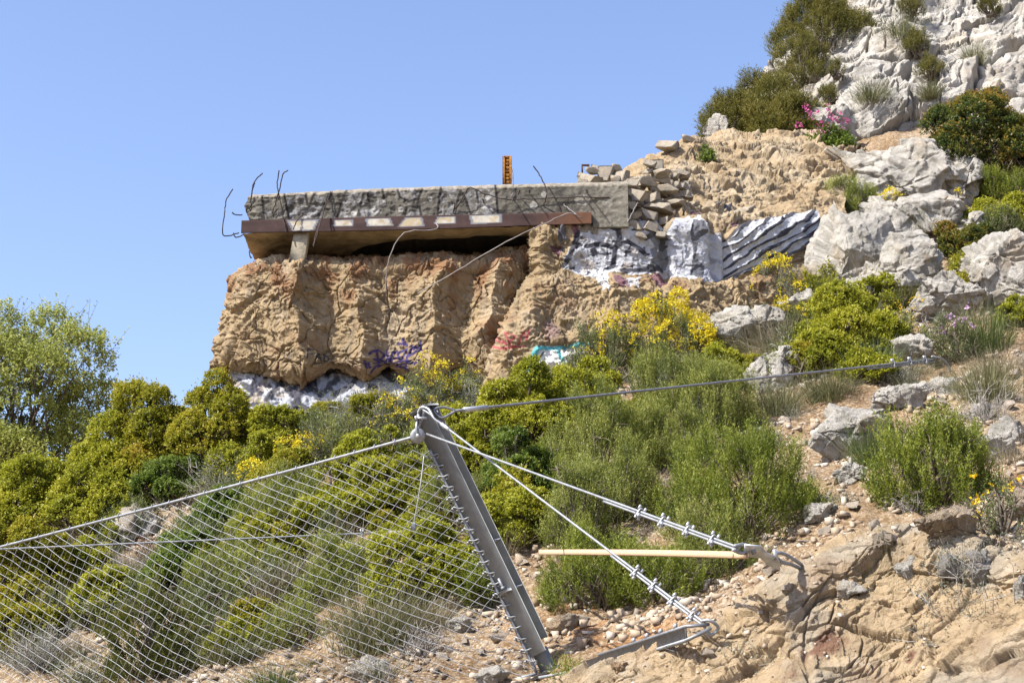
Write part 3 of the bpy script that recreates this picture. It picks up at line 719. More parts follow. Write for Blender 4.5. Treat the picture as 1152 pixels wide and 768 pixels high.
def build_bunker():
    # --- carved tan front wall
    us = [266, 240, 266, 300, 345, 390, 440, 490, 540, 585, 625]
    top = [310, 318, 304, 295, 293, 296, 294, 291, 290, 284, 288]
    Yt = [27.6, 25.9, 25.2, 25.05, 25.0, 25.0, 24.95, 24.95, 24.9, 24.95, 25.2]
    lft = {0: 10, 1: 20, 2: 12}      # the left end leans out towards its foot
    def r(fr, dy, back=None):
        o = []
        for i, (u, t, y) in enumerate(zip(us, top, Yt)):
            bot = 424 if i > 2 else 412
            v = t + fr * (bot - t)
            uu = u + (lft.get(i, 0) * (.9 - fr) if i < 3 else 0)
            o.append((uu, v, y + dy))
        return o
    rows = [[(a, b - 1, c + 1.3) for a, b, c in r(.0, 0)], [(a, b - 2, c + .45) for a, b, c in r(.0, 0)], r(.03, .06), r(.14, -.05), r(.38, -.1), r(.65, -.16), r(.86, -.2), r(.96, -.08), r(1.02, .2), r(1.0, .8)]
    P, n, u, v = patch(rows, 800, 420)
    fold = 0
    for u0, wl, wr, amp in ((336, 50, 30, .36), (404, 30, 24, .24), (492, 46, 30, .34), (552, 26, 40, .34)):
        uu = u0 + 10 * fbm(np.stack([v / 40, v * 0, v * 0 + u0], -1), 2) + (v - 350) * (.06 if u0 < 450 else -.12)
        x = (u - uu)
        fold = fold + amp * np.where(x < 0, np.clip(1 + x / wl, 0, 1), np.clip(1 - x / wr, 0, 1)) ** 1.15
    vis = smooth(0, 12, v - np.interp(u, us[1:], top[1:]) )
    k1, k2, _ = worley((P + .12 * np.stack([fbm(P * 3, 2), fbm(P * 3 + 7, 2), fbm(P * 3 + 17, 2)], -1)) * np.array([1.5, 1.5, 1.9]) + 4)
    d = crumple(P) - .045 * (1 - smooth(0, .045, k2 - k1)) + (fold - .20 * smooth(262, 330, u)) * vis + .07 * fbm(P * .9, 3)
    # long diagonal fissures scored in the left end
    for pts in ([(246, 400), (262, 360), (285, 335), (315, 318)], [(250, 345), (265, 352), (290, 330)], [(255, 415), (270, 372), (283, 350)], [(392, 322), (425, 330), (440, 345), (462, 355)], [(420, 300), (432, 325), (437, 340)]):
        d = d - .05 * (1 - smooth(.5, 3.5, dist_poly(u, v, pts)))
    P2 = P + n * d[..., None]
    c = wall_col(u, v, P, np.interp(u, us[1:], top[1:]))
    navy = (.045, .035, .14)
    bl = [[(415, 397), (424, 391), (431, 394), (428, 400), (420, 402), (430, 403), (431, 408), (420, 409)], [(423, 392), (424, 409)],
          [(434, 389), (435, 400), (431, 409)], [(437, 402), (441, 392), (446, 391), (450, 407), (440, 408), (436, 404), (443, 399), (449, 400)],
          [(449, 393), (458, 392), (450, 405), (462, 406)], [(474, 394), (464, 392), (458, 400), (457, 407), (466, 409), (475, 402)], [(460, 400), (470, 396)],
          [(410, 406), (413, 414)], [(414, 408), (416, 415)], [(447, 383), (456, 387), (452, 380), (458, 388)], [(473, 386), (474, 396)], [(463, 390), (466, 394), (468, 391)],
          [(417, 420), (424, 416), (428, 421), (432, 416), (434, 421), (442, 416)], [(439, 414), (440, 415)], [(445, 421), (448, 414), (456, 411), (457, 416), (449, 418), (460, 419)]]
    c = strokes(c, u, v, bl, 1.75, navy, .92)
    blk = (.03, .03, .035)
    c = strokes(c, u, v, [[(347, 404), (347, 394), (353, 393)], [(347, 399), (352, 398)], [(355, 405), (358, 394), (361, 405)], [(356, 401), (360, 401)], [(364, 394), (364, 405), (369, 402), (368, 396), (363, 393)], [(354, 409), (366, 408)]], 1.2, blk, .85)
    c = strokes(c, u, v, [[(316, 398), (320, 397), (319, 402), (323, 399)], [(326, 396), (325, 403), (329, 400)], [(331, 403), (332, 397), (334, 401)]], 1.1, blk, .6)
    me = mesh_from('front_wall', P2.reshape(-1, 3), grid_quads(*P.shape[:2])[:, ::-1], None, M['shotcrete'], True, None, c.reshape(-1, 3))
    o = bpart('carved_wall', me); o['label'] = 'carved tan render wall with purple and black scrawls'
    # --- white graffiti band under its overhang
    us2 = [262, 278, 320, 370, 430, 480, 540, 590]
    rows = [[(x, 412, 25.5 + (.8 if i == 0 else 0)) for i, x in enumerate(us2)], [(x, 428, 25.3 + (.8 if i == 0 else 0)) for i, x in enumerate(us2)], [(x, 445, 25.0 + (.8 if i == 0 else 0)) for i, x in enumerate(us2)], [(x, 465, 24.85 + (.8 if i == 0 else 0)) for i, x in enumerate(us2)], [(x, 500, 24.8 + (.8 if i == 0 else 0)) for i, x in enumerate(us2)]]
    P, n, u, v = patch(rows, 320, 90)
    P2 = P + n * (crumple(P * 1.1) * .75 + .05 * ridged(P * 1.1 + 9, 2))[..., None]
    c = np.broadcast_to(np.array([.36, .37, .40]), P.shape).copy()
    z = fbm(np.stack([u / 26 + v / 60, v / 16 - u / 40, u * 0], -1), 3)
    c = area(c, smooth(.05, .2, z), (.06, .06, .075)); c = area(c, smooth(.30, .40, fbm(P * 4, 3)), (.42, .36, .28), .6)
    for pts in ([(318, 426), (312, 440), (300, 452)], [(340, 432), (360, 446), (380, 430)], [(402, 428), (392, 440), (376, 446)]): c = strokes(c, u, v, [pts], 4, (.05, .05, .06), .9)
    me = mesh_from('painted_base', P2.reshape(-1, 3), grid_quads(*P.shape[:2])[:, ::-1], None, M['shotcrete'], True, None, c.reshape(-1, 3))
    o = bpart('painted_base', me); o['label'] = 'white and black painted foot of the wall'
    # --- right wall: zebra graffiti over stepped render
    us3 = [604, 632, 668, 708, 745, 790, 820, 866, 940]
    t3 = [257, 254, 250, 250, 248, 246, 258, 247, 236]
    y3 = [24.85, 24.75, 24.75, 24.75, 24.9, 25.0, 25.25, 25.5, 26.1]
    L3 = [(u_, t_, y_) for u_, t_, y_ in zip(us3, t3, y3)]
    z0 = [318, 314, 312, 310, 316, 314, 322, 312, 290]
    rows = [[(a, b, y + 1.1) for a, b, y in L3], [(a, b + 2, y + .06) for a, b, y in L3],
            [(a, b + .45 * (z - b), y - .04) for (a, b, y), z in zip(L3, z0)], [(a, b + .9 * (z - b), y - .06) for (a, b, y), z in zip(L3, z0)],
            [(a - (8 if i == 0 else 0), z + 6, y - .26) for i, ((a, b, y), z) in enumerate(zip(L3, z0))], [(a - (16 if i == 0 else 6 if i == 1 else 0), z + 26, y - .40) for i, ((a, b, y), z) in enumerate(zip(L3, z0))],
            [(a - (34 if i == 0 else 10 if i == 1 else 0), z + 62, y - .55) for i, ((a, b, y), z) in enumerate(zip(L3, z0))], [(a - (46 if i == 0 else 14 if i == 1 else 0), z + 100, y - .6) for i, ((a, b, y), z) in enumerate(zip(L3, z0))],
            [(a - (46 if i == 0 else 14 if i == 1 else 0), z + 150, y - .6) for i, ((a, b, y), z) in enumerate(zip(L3, z0))]]
    rows = [[(rr[0][0] + 4, rr[0][1], rr[0][2] + 1.4)] + rr for rr in rows]
    P, n, u, v = patch(rows, 520, 330)
    lob = 0
    for u0, w in ((748, 6), (805, 6), (818, 5)): lob = lob - .16 * np.exp(-((u - u0 - (v - 280) * .05) / w) ** 2) * (1 - smooth(312, 325, v))
    diag = np.sin((v * 1.0 + (u - 815) * .62) / 1.7 + 2.4 * fbm(np.stack([u / 34, v / 16, u * 0], -1), 2))
    dz = diag * smooth(810, 826, u) * (1 - smooth(318, 330, v + (u - 820) * .3)) * .014
    slack = np.sin((v + (820 - u) * .9) / 4.2 + 2 * fbm(np.stack([u / 22, v / 12, u * 0 + 5], -1), 2)) * smooth(312, 322, v) * smooth(770, 800, u) * .02
    flat = np.clip(smooth(640, 660, u) * (1 - smooth(310, 326, v)), 0, 1)
    P2 = P + n * (crumple(P * 1.15) * (1.1 - .62 * flat) + lob * .8 + dz + slack + .07 * ridged(P * 1.3 + 5, 2) * (1 - .75 * flat))[..., None]
    c = wall_col(u, v, P, np.full(u.shape, 150.0))
    c = area(c, smooth(.2, .5, fbm(P * 2.2 + 9, 3)) * (1 - smooth(258, 300, np.abs(u - 625) * 6 + 200)), (.20, .12, .14), .5)
    nz = 5 * fbm(np.stack([u / 12, v / 12, u * 0], -1), 3)
    white = (.44, .45, .47); black = (.035, .035, .045); grey = (.30, .31, .35)
    zeb = inpoly(u + nz, v + nz * .7, [(652, 258), (668, 252), (745, 250), (752, 268), (754, 310), (700, 309), (650, 313), (630, 306), (640, 285)])
    zeb2 = inpoly(u + nz * .6, v + nz * .6, [(748, 262), (760, 247), (788, 245), (800, 258), (815, 264), (817, 312), (795, 318), (755, 312)])
    zeb3 = inpoly(u + nz * .4, v + nz * .4, [(815, 272), (835, 256), (862, 244), (920, 234), (922, 270), (880, 290), (850, 302), (818, 316)])
    for mk in (zeb, zeb2, zeb3): c = area(c, mk, white, .97)
    bn = fbm(np.stack([u / 16 + v / 40, v / 9, u * 0 + 2], -1), 3)
    c = area(c, zeb * smooth(.22, .36, bn), black, .95); c = area(c, zeb * smooth(.28, .40, fbm(P * 5 + 3, 3)), (.36, .30, .24), .55)
    c = strokes(c, u, v, [[(694, 252), (697, 268), (692, 280), (690, 296)], [(660, 278), (675, 275), (690, 279), (706, 272), (724, 284)], [(650, 262), (646, 276), (640, 292), (634, 302)], [(730, 252), (738, 262), (726, 268)], [(700, 306), (725, 305), (745, 303)]], 3.6, black, .95)
    c = area(c, inpoly(u + nz, v + nz, [(722, 254), (752, 256), (750, 300), (728, 300), (736, 275)]), (.10, .095, .09), .75)
    bn2 = np.sin((v - (u - 780) * .35) / 3.4 + 2.5 * fbm(np.stack([u / 18, v / 14, u * 0 + 3], -1), 2)) + .7 * fbm(P * 2 + 4, 2)
    c = area(c, zeb2 * smooth(.55, .95, bn2), grey, .9); c = area(c, zeb2 * inpoly(u, v, [(780, 248), (792, 250), (796, 262), (786, 268), (782, 290), (792, 300), (790, 316), (776, 310), (780, 282), (776, 262)]), black, .8)
    bn3 = diag + .55 * fbm(P * 2.4 + 14, 2) + 1.2 * np.exp(-((u - 908) / 5) ** 2) + .5 * np.exp(-((u - 862) / 6) ** 2) - .05
    c = area(c, zeb3 * smooth(.42, .62, bn3), black, .97)
    c = strokes(c, u, v, [[(815, 270), (836, 255), (864, 243), (922, 233)]], 2.6, black, .9)
    c = strokes(c, u, v, [[(818, 314), (850, 300), (885, 287), (915, 276)]], 2.2, (.05, .05, .06), .8)
    c = area(c, inpoly(u + nz, v + nz, [(672, 310), (684, 310), (686, 328), (676, 330)]), white, .85); c = area(c, inpoly(u + nz, v + nz, [(704, 313), (722, 312), (712, 326), (702, 326)]), white, .8)
    for q in ([(690, 314), (704, 312), (706, 326), (696, 328)], [(730, 312), (748, 310), (750, 324), (736, 328)], [(618, 280), (632, 272), (626, 290)], [(640, 256), (652, 254), (646, 268)]): c = area(c, inpoly(u + nz, v + nz, q), (.13, .055, .085), .8)
    for q in ([(626, 262), (637, 260), (636, 270), (628, 272)], [(628, 280), (634, 276), (632, 284)]): c = area(c, inpoly(u + nz * .5, v + nz * .5, q), (.10, .11, .15), .8)
    # cyan and white throw-up, dark red scribble lower down
    c = area(c, inpoly(u + nz * .4, v + nz * .4, [(592, 412), (602, 394), (650, 389), (668, 390), (672, 420), (590, 425)]), (.66, .66, .64), .95)
    c = strokes(c, u, v, [[(592, 412), (602, 394), (625, 393), (650, 389), (668, 390), (672, 410)], [(604, 396), (598, 410), (594, 420)], [(628, 396), (634, 410)], [(652, 392), (650, 408)]], 2.6, (.10, .42, .47), .95)
    c = strokes(c, u, v, [[(611, 398), (600, 412)], [(648, 392), (648, 398)]], 1.2, black, .9)
    c = strokes(c, u, v, [[(559, 391), (566, 382), (572, 389), (564, 386), (559, 391)], [(574, 379), (576, 391)], [(574, 379), (582, 383), (575, 389)], [(584, 389), (590, 376), (592, 386), (595, 374)], [(558, 393), (590, 391)]], 1.2, (.30, .045, .07), .85)
    me = mesh_from('graffiti_wall', P2.reshape(-1, 3), grid_quads(*P.shape[:2])[:, ::-1], None, M['shotcrete'], True, None, c.reshape(-1, 3))
    o = bpart('graffiti_wall', me); o['label'] = 'rough wall with zebra striped black and white graffiti'
    # --- roof slab
    A0, A1 = at(276, 226, 25.0), at(706, 206, 24.62)
    n_s = 520
    s = np.linspace(0, 1, n_s)
    zt = catmull([at(276, 217, 25.0)[2], at(400, 211, 24.9)[2], at(560, 206, 24.75)[2], at(708, 202, 24.6)[2]], n_s)
    zb = catmull([at(276, 248, 25.0)[2], at(400, 246, 24.9)[2], at(560, 242, 24.75)[2], at(708, 240, 24.6)[2]], n_s)
    xs = np.linspace(A0[0], A1[0], n_s); ys = np.linspace(25.0, 24.6, n_s)
    prof = [(3.6, 0, 1), (.35, 0, 1)] + [(.09, 0, 1.0), (.0, -.075, 1)] + [(0, -.075 - .0, 1 - t) for t in np.linspace(.03, 1, 52)] + [(.10, 0, 0.0), (1.2, 0, 0), (3.6, 0, 0)]
    G = np.zeros((len(prof), n_s, 3)); tt = np.zeros((len(prof), n_s))
    for k, (dy, dz, t) in enumerate(prof):
        zz = zb + (zt + (dz if t < 1.0 or dz else 0) - zb) * t if k > 3 else zt + dz
        if 4 <= k < 4 + 52: zz = zb + (zt - .075 - zb) * t
        if k >= 4 + 52: zz = zb + 0 * zt
        G[k] = np.stack([xs, ys + dy, zz], -1); tt[k] = t
    # end of the slab at right drops lower (no beam there)
    uu, vv, _ = to_px(G)
    low = smooth(664, 668, uu) * (np.arange(len(prof))[:, None] >= 4)
    zlow = at(690, 256, 24.62)[2]
    G[..., 2] = G[..., 2] - low * (1 - tt) * (G[-1, :, 2][None] * 0 + (zb - zlow)[None])
    uu, vv, _ = to_px(G)
    face = (np.arange(len(prof)) >= 3) & (np.arange(len(prof)) < 57)
    dsp = (.028 * fbm(G * 3.5, 4) + .016 * ridged(G * 8, 2)) * (1 - .55 * smooth(450, 600, uu))
    end = 1 - smooth(0, .05, s)[None]
    G[..., 1] -= dsp * face[:, None]
    G[..., 2] += .012 * fbm(G * np.array([4, 0, 0]) + 5, 4) * (np.arange(len(prof))[:, None] < 4)
    G[..., 0] += end * (.10 * fbm(G * 3 + 8, 3) + .03)
    nn = fbm(G * 2.0, 4)[..., None]; streak = fbm(G * np.array([6, 1, .7]) + 12, 4)[..., None]
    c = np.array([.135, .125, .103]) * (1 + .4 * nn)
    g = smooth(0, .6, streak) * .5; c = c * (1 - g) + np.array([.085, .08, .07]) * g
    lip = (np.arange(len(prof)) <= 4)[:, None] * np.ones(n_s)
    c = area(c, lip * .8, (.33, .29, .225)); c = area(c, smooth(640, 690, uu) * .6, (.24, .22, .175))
    pale = (.30, .30, .31); spl = smooth(-.25, .35, fbm(G * 13 + 3, 3))
    V_ = lambda pts: inpoly(uu, vv, pts)
    for poly in ([(322, 222), (344, 220), (348, 232), (354, 219), (372, 217), (356, 248), (327, 248)], [(396, 217), (424, 215), (430, 244), (382, 247), (384, 230)],
                 [(446, 214), (476, 212), (470, 226), (456, 228)], [(458, 233), (470, 233), (474, 244), (456, 244)], [(496, 212), (514, 211), (512, 242), (494, 243)], [(520, 218), (538, 212), (556, 210), (560, 242), (530, 242)]):
        c = area(c, V_(poly) * spl, pale, .62)
    c = area(c, V_([(285, 250), (440, 248), (440, 236), (285, 238)]) * spl * smooth(.0, .3, fbm(G * 6 + 30, 3)), pale, .6)
    dk = (.045, .042, .04)
    c = strokes(c, uu, vv, [[(320, 218), (322, 232), (326, 248)], [(344, 219), (346, 231)], [(354, 218), (348, 232)], [(374, 216), (364, 232), (356, 248)], [(390, 214), (384, 228), (379, 246)],
                            [(405, 232), (409, 219), (414, 218), (415, 232), (405, 232)], [(430, 213), (432, 223)], [(447, 213), (450, 222), (460, 227), (470, 225), (475, 213)], [(455, 244), (458, 233), (472, 233), (474, 243)],
                            [(496, 211), (494, 225), (492, 243)], [(514, 228), (518, 215), (523, 222), (530, 242)], [(512, 240), (514, 230)], [(536, 214), (538, 228)], [(557, 208), (559, 225), (560, 242)], [(295, 222), (297, 240)]], 1.7, (.028, .026, .025), .92)
    for cx, cy, rr in ((431, 229, 3), (451, 236, 3.4), (484, 224, 2.6), (549, 222, 4), (508, 232, 3), (545, 233, 4), (612, 219, 3), (600, 231, 4), (420, 239, 4), (398, 240, 3), (344, 243, 2)):
        c = area(c, np.hypot(uu - cx, vv - cy) + 1.2 * nn[..., 0] < rr, (.40, .39, .36), .85)
    for cx, cy, rr in ((684, 228, 6), (655, 225, 8), (430, 230, 1.2)): c = area(c, np.hypot(uu - cx, (vv - cy) * 1.3) + 2 * nn[..., 0] < rr, (.36, .34, .29), .6)
    me = mesh_from('roof_slab', G.reshape(-1, 3), grid_quads(*G.shape[:2]), None, M['concrete'], False, None, c.reshape(-1, 3))
    slab = bpart('roof_slab', me); slab['label'] = 'thick stained roof slab with faded grey block letters'
    a = Acc(); e0 = G[:, 0]; cen = e0.mean(0); k = len(e0)   # broken left end and right end caps
    rr = np.random.default_rng(2)
    for ring_, name in ((0, 'left'), (-1, 'right')):
        e = G[:, ring_]; m = np.array([e[:, 0].mean() + (-.03 if ring_ == 0 else .02), 26.2, e[:, 2].mean()])
        a.add(np.concatenate([e, m[None]]), None, [[i, i + 1, k] for i in range(k - 1)])
    me = a.mesh('slab_end', M['concrete'], False, False, np.array([.40, .36, .30])); bpart('slab_end', me)
    # --- steel lintel beam: outer flange, underside, web
    b = Acc(); nb = 260; sb = np.linspace(0, 1, nb)
    x = np.linspace(at(272, 250, 24.96)[0], at(665, 240, 24.62)[0], nb); yy = np.linspace(24.93, 24.56, nb)
    z1 = catmull([at(272, 248.5, 24.95)[2], at(470, 244, 24.8)[2], at(665, 239.5, 24.6)[2]], nb); z2 = catmull([at(272, 262.5, 24.95)[2], at(470, 259.5, 24.8)[2], at(665, 252.5, 24.6)[2]], nb)
    nr = 22
    pr = [(.10, None)] + [(0.0, t) for t in np.linspace(0, 1, nr)] + [(.018, 1.0), (.018, .25), (.12, .2)]
    Gb = np.zeros((len(pr), nb, 3))
    for k_, (dy, t) in enumerate(pr):
        zz = z1 + .0 if t is None else z1 + (z2 - z1) * t
        Gb[k_] = np.stack([x, yy + dy, zz], -1)
    u, v, _ = to_px(Gb)
    c = np.array([.052, .030, .027]) * (1 + .35 * fbm(Gb * np.array([1.5, 1, 6]), 3))[..., None]
    c = area(c, smooth(590, 655, u), (.13, .06, .032), .85)
    blk_ = [((326, 249), (356, 248), (351, 258), (331, 259)), ((378, 248), (395, 247.5), (395, 253.5), (377, 254)), ((414, 247), (437, 246), (440, 253.5), (415, 254)), ((457, 246), (473, 245), (475, 253.5), (450, 254.5)), ((494, 244.5), (511, 244), (511, 250.5), (490, 251.5)), ((531, 243), (562, 242), (562, 250), (533, 251))]
    frt = (np.arange(len(pr)) >= 1) & (np.arange(len(pr)) <= nr)
    for q in blk_:
        qc = np.array(q).mean(0); q2 = [tuple(qc + (np.array(p) - qc) * 1.22) for p in q]
        c = area(c, inpoly(u, v, q2) & frt[:, None], (.20, .215, .24), .9)
        mk = inpoly(u, v, q) & frt[:, None]
        c = area(c, mk, (.46, .43, .36)); c = area(c, mk * smooth(.0, .4, fbm(Gb * 6, 3)), (.36, .27, .14), .7)
    me = mesh_from('lintel_beam', Gb.reshape(-1, 3), grid_quads(*Gb.shape[:2]), None, mat_coat('painted rusty steel', .75, 10, .3, 30, .3, .008), False, None, c.reshape(-1, 3))
    beam = bpart('lintel_beam', me); beam['label'] = 'rust brown steel beam with white painted blocks'
    # --- soffit, interior walls, floor
    def surf(name, rows_, nu, nv, mat, amp):
        P_, n_, u_, v_ = (lambda W: (W, None, None, None))(np.swapaxes(catmull(np.swapaxes(catmull(np.array(rows_, float), nv), 0, 1), nu), 0, 1))
        nn_ = np.cross(np.gradient(P_, axis=1), np.gradient(P_, axis=0)); nn_ /= np.linalg.norm(nn_, axis=-1)[..., None] + 1e-9
        P_ = P_ + nn_ * (amp * fbm(P_ * 2.2, 4))[..., None]
        return bpart(name, mesh_from(name, P_.reshape(-1, 3), grid_quads(nv, nu), None, mat, True))
    zs = float(z2[0]) - .0
    xl, xr = float(x[0]) + .01, float(x[-1]) + .2
    cx_ = [(xl, 1.75, .0, 24.99), (-2.85, 1.35, .0, 24.95), (-2.3, .62, .01, 24.90), (-1.3, .42, .025, 24.85), (xr, .38, .06, 24.68)]
    surf('soffit', [[(x_, y0_ + d_ * t_, zs + .02 + z_ - .04 * t_) for x_, d_, z_, y0_ in cx_] for t_ in (0, .35, .7, 1.0)], 220, 90, M['soffit'], .035)
    dark = mat_simple('shade darkened interior wall', [(.35, (.018, .015, .012)), (.65, (.05, .04, .03))], 3, .95)  # near-black colour carries the shade of the unlit depth behind the opening
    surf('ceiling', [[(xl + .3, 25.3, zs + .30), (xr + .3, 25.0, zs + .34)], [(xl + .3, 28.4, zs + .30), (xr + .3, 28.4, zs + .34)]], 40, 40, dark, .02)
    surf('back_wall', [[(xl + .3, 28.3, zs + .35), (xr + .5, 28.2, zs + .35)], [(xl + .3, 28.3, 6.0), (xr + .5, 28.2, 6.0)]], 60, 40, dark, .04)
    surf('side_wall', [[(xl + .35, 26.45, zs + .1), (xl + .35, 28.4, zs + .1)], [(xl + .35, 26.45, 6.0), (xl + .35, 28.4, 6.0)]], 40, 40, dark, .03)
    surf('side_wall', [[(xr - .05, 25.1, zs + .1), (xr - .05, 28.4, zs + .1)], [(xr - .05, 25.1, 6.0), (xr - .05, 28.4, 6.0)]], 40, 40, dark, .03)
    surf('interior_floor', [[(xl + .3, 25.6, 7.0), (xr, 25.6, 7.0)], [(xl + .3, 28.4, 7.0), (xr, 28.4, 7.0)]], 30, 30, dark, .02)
    # --- prop pillar
    a = Acc()
    p0, p1 = at(340, 262, 25.04), at(333.5, 300, 25.0); ax = np.array([.118, 0, 0]); up = (p0 - p1) / 2
    a.box((p0 + p1) / 2, ax, np.array([0, .09, 0]), up * 1.04)
    me = a.mesh('pillar', M['pillar'] if 'pillar' in M else mat_simple('pale cement prop', [(.35, (.27, .235, .17)), (.65, (.44, .38, .27))], 9, .9, .5))
    bpart('pillar', me)
    # --- rusty stub on the roof and little bracket
    a = Acc(); c0 = at(570.5, 193, 25.15); f = 25.3 / F_PX * 1.06
    hw, hh = 5.2 * f, 18 * f
    for sx in (-1, 1): a.box(c0 + np.array([sx * hw * .72, 0, 0]), (hw * .28, 0, 0), (0, .03, 0), (0, 0, hh))
    for k_ in range(-3, 5): a.box(c0 + np.array([0, .004, hh * (k_ / 4.2)]), (hw * .46, 0, 0), (0, .02, 0), (0, 0, hh * .075))
    a.box(c0 + np.array([0, .018, 0]), (hw * .8, 0, 0), (0, .006, 0), (0, 0, hh * .97))
    o = bpart('steel_stub', a.mesh('steel_stub', M['rust_orange'])); o['label'] = 'perforated orange rusty steel stub on the roof'
    a = Acc(); c0 = at(655, 190, 25.5)
    a.box(c0, (.012, 0, 0), (0, .02, 0), (0, 0, .07)); a.box(c0 + np.array([.055, 0, .06]), (.06, 0, 0), (0, .02, 0), (0, 0, .012)); a.box(c0 + np.array([.1, 0, .02]), (.012, 0, 0), (0, .02, 0), (0, 0, .035))
    bpart('roof_bracket', a.mesh('roof_bracket', M['rust']))
    # --- reinforcing bars, each bent its own way: (points (u, v, forward of the face), material)
    FY = lambda u: np.interp(u, [272, 706], [25.0, 24.6])
    bars = [([(269, 262, -.1), (251, 264, .1), (253, 240, .1), (255, 224, .1), (262, 213, .15)], 'rebar'), ([(272, 242, -.2), (263, 241, .05), (262, 239, .05)], 'rebar'), ([(274, 264, -.2), (265, 267, .05), (263, 262, .05)], 'rebar'),
            ([(283, 290, -.3), (281, 288, -.2), (281, 282, -.2)], 'rebar'), ([(283, 222, .02), (284, 210, .05), (288, 202, .05), (295, 195, .1)], 'rebar'), ([(322, 262, .10), (318, 240, .08), (313, 214, .08), (312, 204, .08), (314, 192, .1)], 'rebar'),
            ([(306, 240, .03), (313, 218, .10), (318, 198, .15), (320, 194, .18), (324, 192, .2)], 'rebar'), ([(372, 216, .02), (364, 238, .14), (356, 262, .2), (352, 277, .25)], 'rebar'), ([(368, 220, .03), (362, 245, .2), (353, 278, .28)], 'rebar'),
            ([(330, 258, .1), (333, 250, .12), (339, 243, .08), (345, 242, .02)], 'rebar'), ([(281, 238, .01), (283, 218, .04), (287, 206, .04)], 'rebar'),
            ([(434, 330, .35), (435, 305, .4), (440, 285, .45), (449, 268, .45), (460, 260, .4), (490, 258, .3), (491, 250, .05)], 'rebar_grey'),
            ([(470, 330, .6), (505, 310, .62), (550, 283, .65), (590, 262, .6), (618, 249, .5), (640, 240, .3), (655, 245, .2)], 'rebar_grey'), ([(510, 238, .02), (521, 222, .1), (529, 211, .12), (545, 218, .12), (568, 224, .1), (600, 224, .06), (640, 222, .04), (685, 222, .02)], 'rebar'),
            ([(576, 224, .02), (577, 205, .03), (577, 190, .03)], 'rebar_grey'), ([(611, 232, .02), (615, 220, .14), (613, 208, .14), (606, 195, .14), (600, 187, .16)], 'rebar'), ([(576, 221, .02), (577, 226, .25)], 'rebar'), ([(583, 219, .02), (585, 214, .2)], 'rebar'), ([(596, 217, .02), (596, 214, .25)], 'rebar'),
            ([(634, 230, .02), (644, 238, .12), (653, 245, .16)], 'rebar_grey'), ([(661, 217, .02), (660, 214, .22)], 'rebar'), ([(655, 220, .02), (658, 223, .1)], 'rebar'), ([(706, 250, .1), (712, 238, .1), (718, 228, .05)], 'rebar_grey'), ([(428, 300, .3), (435, 322, .38), (437, 345, .3), (446, 350, .3)], 'rebar'), ([(510, 240, .01), (512, 228, .1)], 'rebar'), ([(545, 229, .01), (543, 224, .12)], 'rebar')]
    for pts, m in bars:
        W = np.array([at(u_, v_, FY(u_) - fw) for u_, v_, fw in pts])
        W = catmull(W, 5 * len(pts)) + .004 * np.random.default_rng(len(pts)).normal(size=(5 * len(pts), 3))
        a = Acc(); a.tube(W, .0095 if m == 'rebar' else .0085, 5)
        o = link('rebar', a.mesh('rebar', M[m], True), slab)
    # --- a bed of mortar under the beam end, where it rests on the right wall
    P, n, u, v = patch([[(604, 251, 24.9), (640, 250, 24.85), (672, 250, 24.8)], [(604, 256, 24.72), (640, 255, 24.7), (672, 256, 24.66)], [(604, 266, 24.75), (640, 264, 24.72), (672, 264, 24.7)]], 90, 30)
    P = P + n * (.05 * fbm(P * 6, 3))[..., None]
    me = mesh_from('bearing_block', P.reshape(-1, 3), grid_quads(*P.shape[:2])[:, ::-1], None, M['concrete'], True, None, np.array([.26, .22, .17]))
    bpart('bearing_block', me)
build_bunker()

